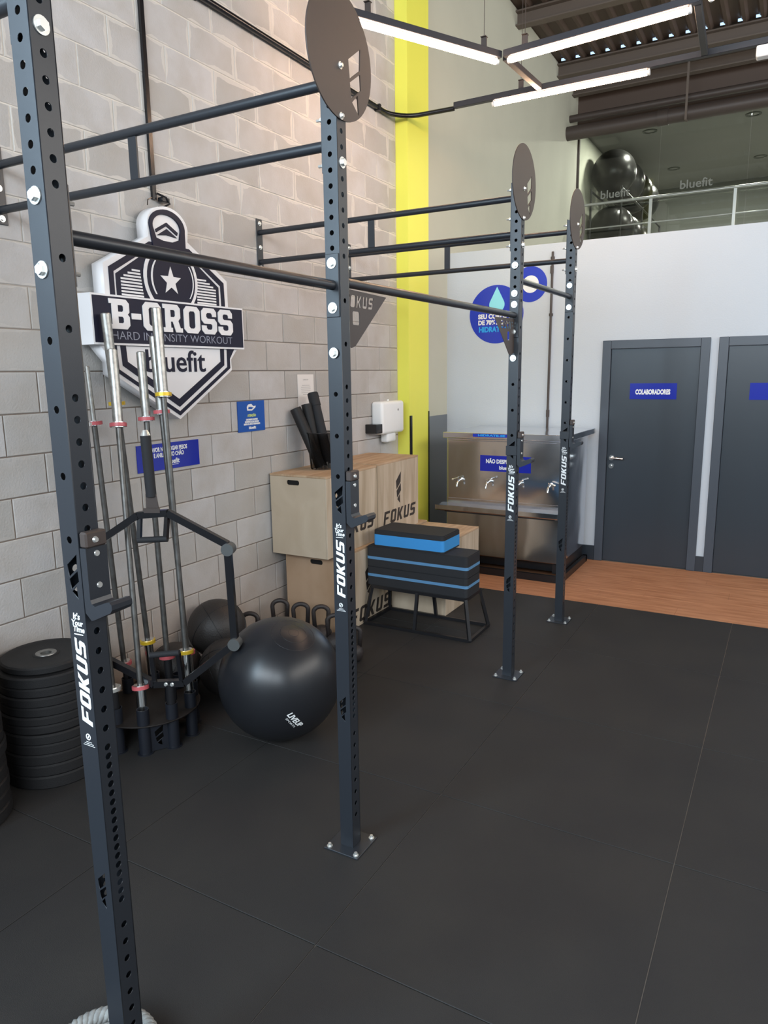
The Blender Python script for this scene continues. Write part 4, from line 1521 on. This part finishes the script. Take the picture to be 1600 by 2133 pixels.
plates(.238, 2.070, [(.225, .062), (.224, .055), (.225, .052), (.223, .050), (.225, .048), (.224, .042), (.225, .042), (.224, .046), (.225, .046), (.224, .044), (.225, .052), (.198, .036)], 'beside the barbell stand')
plates(.240, 1.560, [(.225, .060), (.225, .055), (.224, .055), (.225, .060), (.224, .050), (.225, .055), (.223, .050), (.224, .060), (.225, .058), (.224, .050), (.200, .052), (.199, .050), (.185, .060), (.184, .055)], 'at the left edge')

# ================================================================== BARBELL STAND
SX, SY = .39, 2.53
t = thing('barbell_stand', (SX, SY, 0), 'round black floor stand with upright sockets for barbells', 'barbell stand')
sockets = [(SX + .229 * math.cos(math.radians(-86 + 36 * i)), SY + .229 * math.sin(math.radians(-86 + 36 * i))) for i in range(10)]
sockets.append((.455, 2.622))
lp = [circ(0, 0, .262, 64)] + [circ(x - SX, y - SY, .0305, 16) for x, y in sockets]
MB().plate(lp, (SX, SY, .150), X, Y, .007).build('round_plate', M_STANDPLATE, t)
for (x, y) in sockets:
    MB().lathe([(.0272, .010), (.0272, .238), (.0305, .238), (.0305, .004), (.040, .004), (.040, 0), (.0, 0), (.0, .010), (.0272, .010)], (x, y, 0), 24).build('socket', M_SOCKET, t, smooth=30)
MB().plate([rrect(-.046, .046, .004, .150, .004, 2)] + flame(-.022, .025, .044, .11), ((sockets[1][0] + sockets[2][0]) / 2 + .004, (sockets[1][1] + sockets[2][1]) / 2 - .004, 0), (.53, .848, 0), Z, .004).build('badge_plate', M_SOCKET, t)


def barbell(label, base, top, collar, L=2.2, sleeve=.42, sr=.025, smat=None, low=None, z0=.012, us=None):
    b, tp = Vector((base[0], base[1], z0)), Vector(top)
    d = (tp - b).normalized()
    L = (tp - b).length
    t = thing('barbell', tuple(b), label, 'barbell', 'barbells standing in the round stand')
    smat = smat or M_BARSTEEL
    us = us or sleeve
    MB().cyl(b + d * sleeve, tp - d * us, .0145, seg=14).build('shaft', M_SHAFT, t, smooth=40)
    MB().cyl(b, b + d * sleeve, sr, seg=20).build('lower_sleeve', low or smat, t, smooth=40)
    MB().cyl(tp - d * us, tp - d * .004, sr, seg=20).cyl(tp - d * .004, tp, sr * .9, sr * .8, seg=20).build('upper_sleeve', smat, t, smooth=40)
    for s0, c in ((sleeve, collar[0]), (L - us - .026, collar[1])):
        MB().cyl(b + d * (s0 + .004), b + d * (s0 + .022), .0415, seg=24).build('collar', c, t, smooth=40)
        MB().cyl(b + d * s0, b + d * (s0 + .026), .034, seg=24).build('collar_rim', M_CHROME, t, smooth=40)
    return t


barbell('silver barbell with red collars, front left, its sleeve crossing the left of the sign', sockets[1], (.25, 2.593, 2.001), (M_RED, M_RED), low=M_CHROME, sleeve=.31, us=.365)
barbell('tallest barbell with yellow collars, in front of the C of the sign', sockets[3], (.393, 2.767, 2.205), (M_YELLOW, M_YELLOW), low=M_CHROME)
barbell('grey barbell with red collars between the two tall silver sleeves', sockets[10], (.33, 2.703, 1.99), (M_RED, M_RED), sleeve=.37, us=.325, sr=.022, low=M_BLACK)
barbell('slim barbell with red collars beside the nearest upright', sockets[7], (.10, 2.556, 1.922), (M_RED, M_RED), sleeve=.30, us=.275, sr=.0125, smat=M_BARSTEEL, low=M_BLACK)
barbell('barbell with red collars mostly hidden behind the yellow-collared one', sockets[4], (.37, 2.76, 2.068), (M_RED, M_RED), sleeve=.37)
barbell('barbell with gold collars whose sleeve top crosses the B of the sign', sockets[6], (.175, 2.634, 2.184), (M_YELLOW, M_YELLOW), sleeve=.40, us=.44, low=M_CHROME)
barbell('barbell with plain silver collar in the front socket, running up behind the upright', sockets[0], (.30, 2.335, 1.968), (M_ZINC, M_ZINC), sleeve=.31, low=M_BLACK)

# hex (trap) bar standing on end in the stand
P0 = Vector((.612, 2.475, 0))
tv = Vector((.914, .406, 0)).normalized()
nv = Vector((.406, -.914, 0)).normalized()
t = thing('hex_bar', (.612, 2.475, .01), 'black hexagonal deadlift bar standing upright in the barbell stand', 'hex bar')


def hp(s, z, d=0):
    return P0 + tv * s + Vector((0, 0, z)) + nv * d


fr = MB()
V = [(-.097, 1.208), (.053, 1.220), (.338, 1.066), (.350, .566), (.078, .349), (-.081, .337), (-.335, .470), (-.335, 1.056)]
for k in range(8):
    bar(fr, hp(*V[k]), hp(*V[(k + 1) % 8]), .0165)
fr.build('hexagon_frame', M_GLOSSBLACK, t)
h = Multi()
bar(h.new(), hp(-.090, 1.195, .0), hp(-.092, 1.095, .02), .010)
bar(h.new(), hp(.048, 1.205, .0), hp(.042, 1.098, .02), .010)
h.build('grip_bracket', M_GLOSSBLACK, t)
MB().cyl(hp(-.099, 1.088, .02), hp(.050, 1.096, .02), .015, seg=14).build('upper_grip', M_FOAM, t, smooth=40)
h = Multi()
bar(h.new(), hp(-.078, .342, .0), hp(-.076, .492, .02), .010)
bar(h.new(), hp(.064, .352, .0), hp(.062, .510, .02), .010)
h.build('grip_bracket', M_GLOSSBLACK, t)
MB().cyl(hp(-.082, .498, .02), hp(.070, .516, .02), .015, seg=14).build('lower_grip', M_FOAM, t, smooth=40)
for (s_, z_) in ((.345, 1.046), (.352, .566)):
    MB().cyl(hp(s_, z_, -.02), hp(s_, z_, .034), .0305, seg=28).build('end_cap', M_CAP, t, smooth=40)
MB().cyl(hp(-.024, 1.30), hp(-.031, 1.592), .025, seg=22).build('upper_sleeve', M_FOAM, t, smooth=40)
MB().cyl(hp(-.031, 1.592), hp(-.0315, 1.618), .024, .012, seg=22).build('sleeve_cap', M_ZINC, t, smooth=40)
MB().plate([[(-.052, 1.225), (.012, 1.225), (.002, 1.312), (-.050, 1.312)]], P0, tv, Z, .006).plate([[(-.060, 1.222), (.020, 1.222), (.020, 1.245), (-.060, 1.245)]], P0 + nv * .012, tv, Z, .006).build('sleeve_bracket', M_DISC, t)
MB().cyl(hp(.000, .03), hp(.001, .34), .0235, seg=20).build('lower_sleeve', M_BLACK, t, smooth=40)
h = Multi()
for s_ in (-.006, .026):
    hexbolt(h.new(), hp(s_ - .008, .343, .0145), nv, .010, .008, .007)
h.build('bolt', M_ZINC, t, smooth=30)
